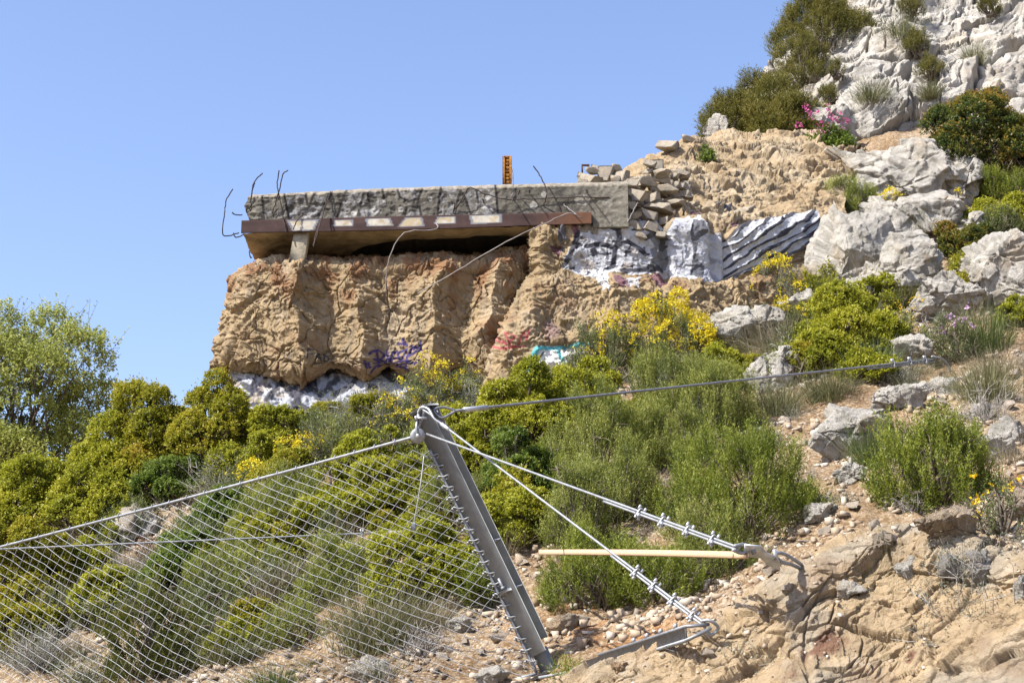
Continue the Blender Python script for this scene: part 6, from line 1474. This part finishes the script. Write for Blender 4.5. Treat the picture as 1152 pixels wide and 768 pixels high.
    for dv in (0, 5):
        A = Acc(); A.tube(catmull([at(872, 622 + dv, Yk - .1), at(880, 622 + dv * 2, Yk - .06), at(890, 627 + dv * 1.5, Yk + .02), at(902, 635 + dv, k[1] + .05)], 16), .013, 7); o = link('shackle', A.mesh('shackle', M['galv'], True), br); o.location = -bl
    A = Acc(); A.tube(np.stack([at(871, 618, Yk - .12), at(875, 632, Yk - .08)]), .015, 6); o = link('shackle_pin', A.mesh('shackle_pin', M['galv_bright']), br); o.location = -bl
    # wooden batten
    w0 = hit(604, 626); w0 = at(606, 621, 15.25); w1 = at(842, 624.5, Yk - .22); mid_ = (w0 + w1) / 2; hx = (w1 - w0) / 2; hz = np.array([0, .004, .021]); hy = np.array([.0, .011, -.0025])
    A = Acc(); n = 24; t = np.linspace(-1, 1, n); cen = mid_ + hx * t[:, None] + np.array([0, 0, .008]) * (1 - t ** 2)[:, None]
    V = np.concatenate([cen + hz + hy, cen + hz - hy, cen - hz - hy, cen - hz + hy]); Q = []
    for j in range(n - 1):
        for s_ in range(4): q = (s_ + 1) % 4; Q.append([s_ * n + j, q * n + j, q * n + j + 1, s_ * n + j + 1])
    Q += [[0, n, 2 * n, 3 * n][::-1], [n - 1, 2 * n - 1, 3 * n - 1, 4 * n - 1]]; A.add(V, Q)
    o = link('wooden_batten', A.mesh('wooden_batten', M['plank'])); tag(o, 'long thin pale wooden batten lying level across the rosemaries to the bracket', 'batten')
    # flat steel bar and rope at the post foot, running up to the lower stay anchor
    f0, f1 = at(652, 750, 13.75), at(772, 712, Yl - .02); bar = empty('flat_bar', f0); tag(bar, 'grey flat steel bar with clipped rope from the post foot to the lower anchor', 'steel bar')
    d = unit(f1 - f0); sd = unit(np.array([0, -.25, 1.0]) - d * (np.array([0, -.25, 1.0]) @ d)); nn = np.cross(d, sd)
    A = Acc(); A.box((f0 + f1) / 2, (f1 - f0) / 2, sd * .035, nn * .006); o = link('bar', A.mesh('bar', M['galv_dark']), bar); o.location = -f0
    A = Acc(); A.tube(np.stack([at(606, 762, 13.7), at(650, 754, 13.72), f0 - sd * .05 + d * .1, f1 - sd * .045, at(800, 706, Yl)]), .013, 7); o = link('rope', A.mesh('rope', M['galv'], True), bar); o.location = -f0
    A = Acc(); A.tube(np.stack([f0 + d * .55 + sd * .045, f1 + sd * .045, at(798, 702, Yl)]), .012, 7); o = link('rope', A.mesh('rope', M['galv_dark'], True), bar); o.location = -f0
    for t in (.56, .68, .80, .92):
        c = f0 * (1 - t) + f1 * t; A = Acc(); A.box(c - nn * .016, d * .018, sd * .058, nn * .012); A.tube(np.stack([c + sd * .05 + d * .012, c + sd * .085 + d * .012]), .012, 6); A.tube(np.stack([c + sd * .05 - d * .016, c + sd * .08 - d * .016]), .012, 6)
        o = link('rope_clip', A.mesh('rope_clip', M['galv_dark']), bar); o.location = -f0
build_barrier()
# ------------------------------------------------------------------ light, sky, camera
SUN_DIR = np.array([-.60, -.33, .78]); SUN_DIR /= np.linalg.norm(SUN_DIR)
elev = math.asin(SUN_DIR[2]); az = math.atan2(SUN_DIR[0], SUN_DIR[1])   # azimuth clockwise from +Y
w = bpy.data.worlds.new('World'); S.world = w; w.use_nodes = True
nt = w.node_tree; bg = nt.nodes['Background']
sky = nt.nodes.new('ShaderNodeTexSky'); sky.sky_type = 'NISHITA'; sky.sun_disc = False
sky.sun_elevation = elev; sky.sun_rotation = az; sky.altitude = 50; sky.air_density = 1.0; sky.dust_density = 1.4; sky.ozone_density = 3.2
nt.links.new(mixc(nt, sky.outputs[0], (1.07, .985, 1.03), 1.0, 'MULTIPLY'), bg.inputs['Color']); bg.inputs['Strength'].default_value = .132
ld = bpy.data.lights.new('sun', 'SUN'); ld.energy = 5.0; ld.angle = math.radians(.53); ld.color = (1, .955, .88)
lo = bpy.data.objects.new('sun', ld); COL.objects.link(lo); lo.location = (-20, -20, 40)
from mathutils import Vector
lo.rotation_euler = Vector(-SUN_DIR).to_track_quat('-Z', 'Y').to_euler()
cd = bpy.data.cameras.new('camera'); cam = bpy.data.objects.new('camera', cd); COL.objects.link(cam)
cd.sensor_width = 36; cd.lens = F_PX / 1152 * 36; cd.clip_end = 2000; cd.clip_start = .1
cam.location = (0, 0, 0); cam.rotation_euler = (math.radians(90) + PITCH, 0, 0)
S.camera = cam
S.view_settings.view_transform = 'Standard'; S.view_settings.look = 'None'; S.view_settings.exposure = 1.0; S.view_settings.gamma = 1
S.view_settings.use_curve_mapping = False
S.cycles.max_bounces = 6; S.cycles.diffuse_bounces = 3; S.cycles.transmission_bounces = 3; S.cycles.transparent_max_bounces = 6
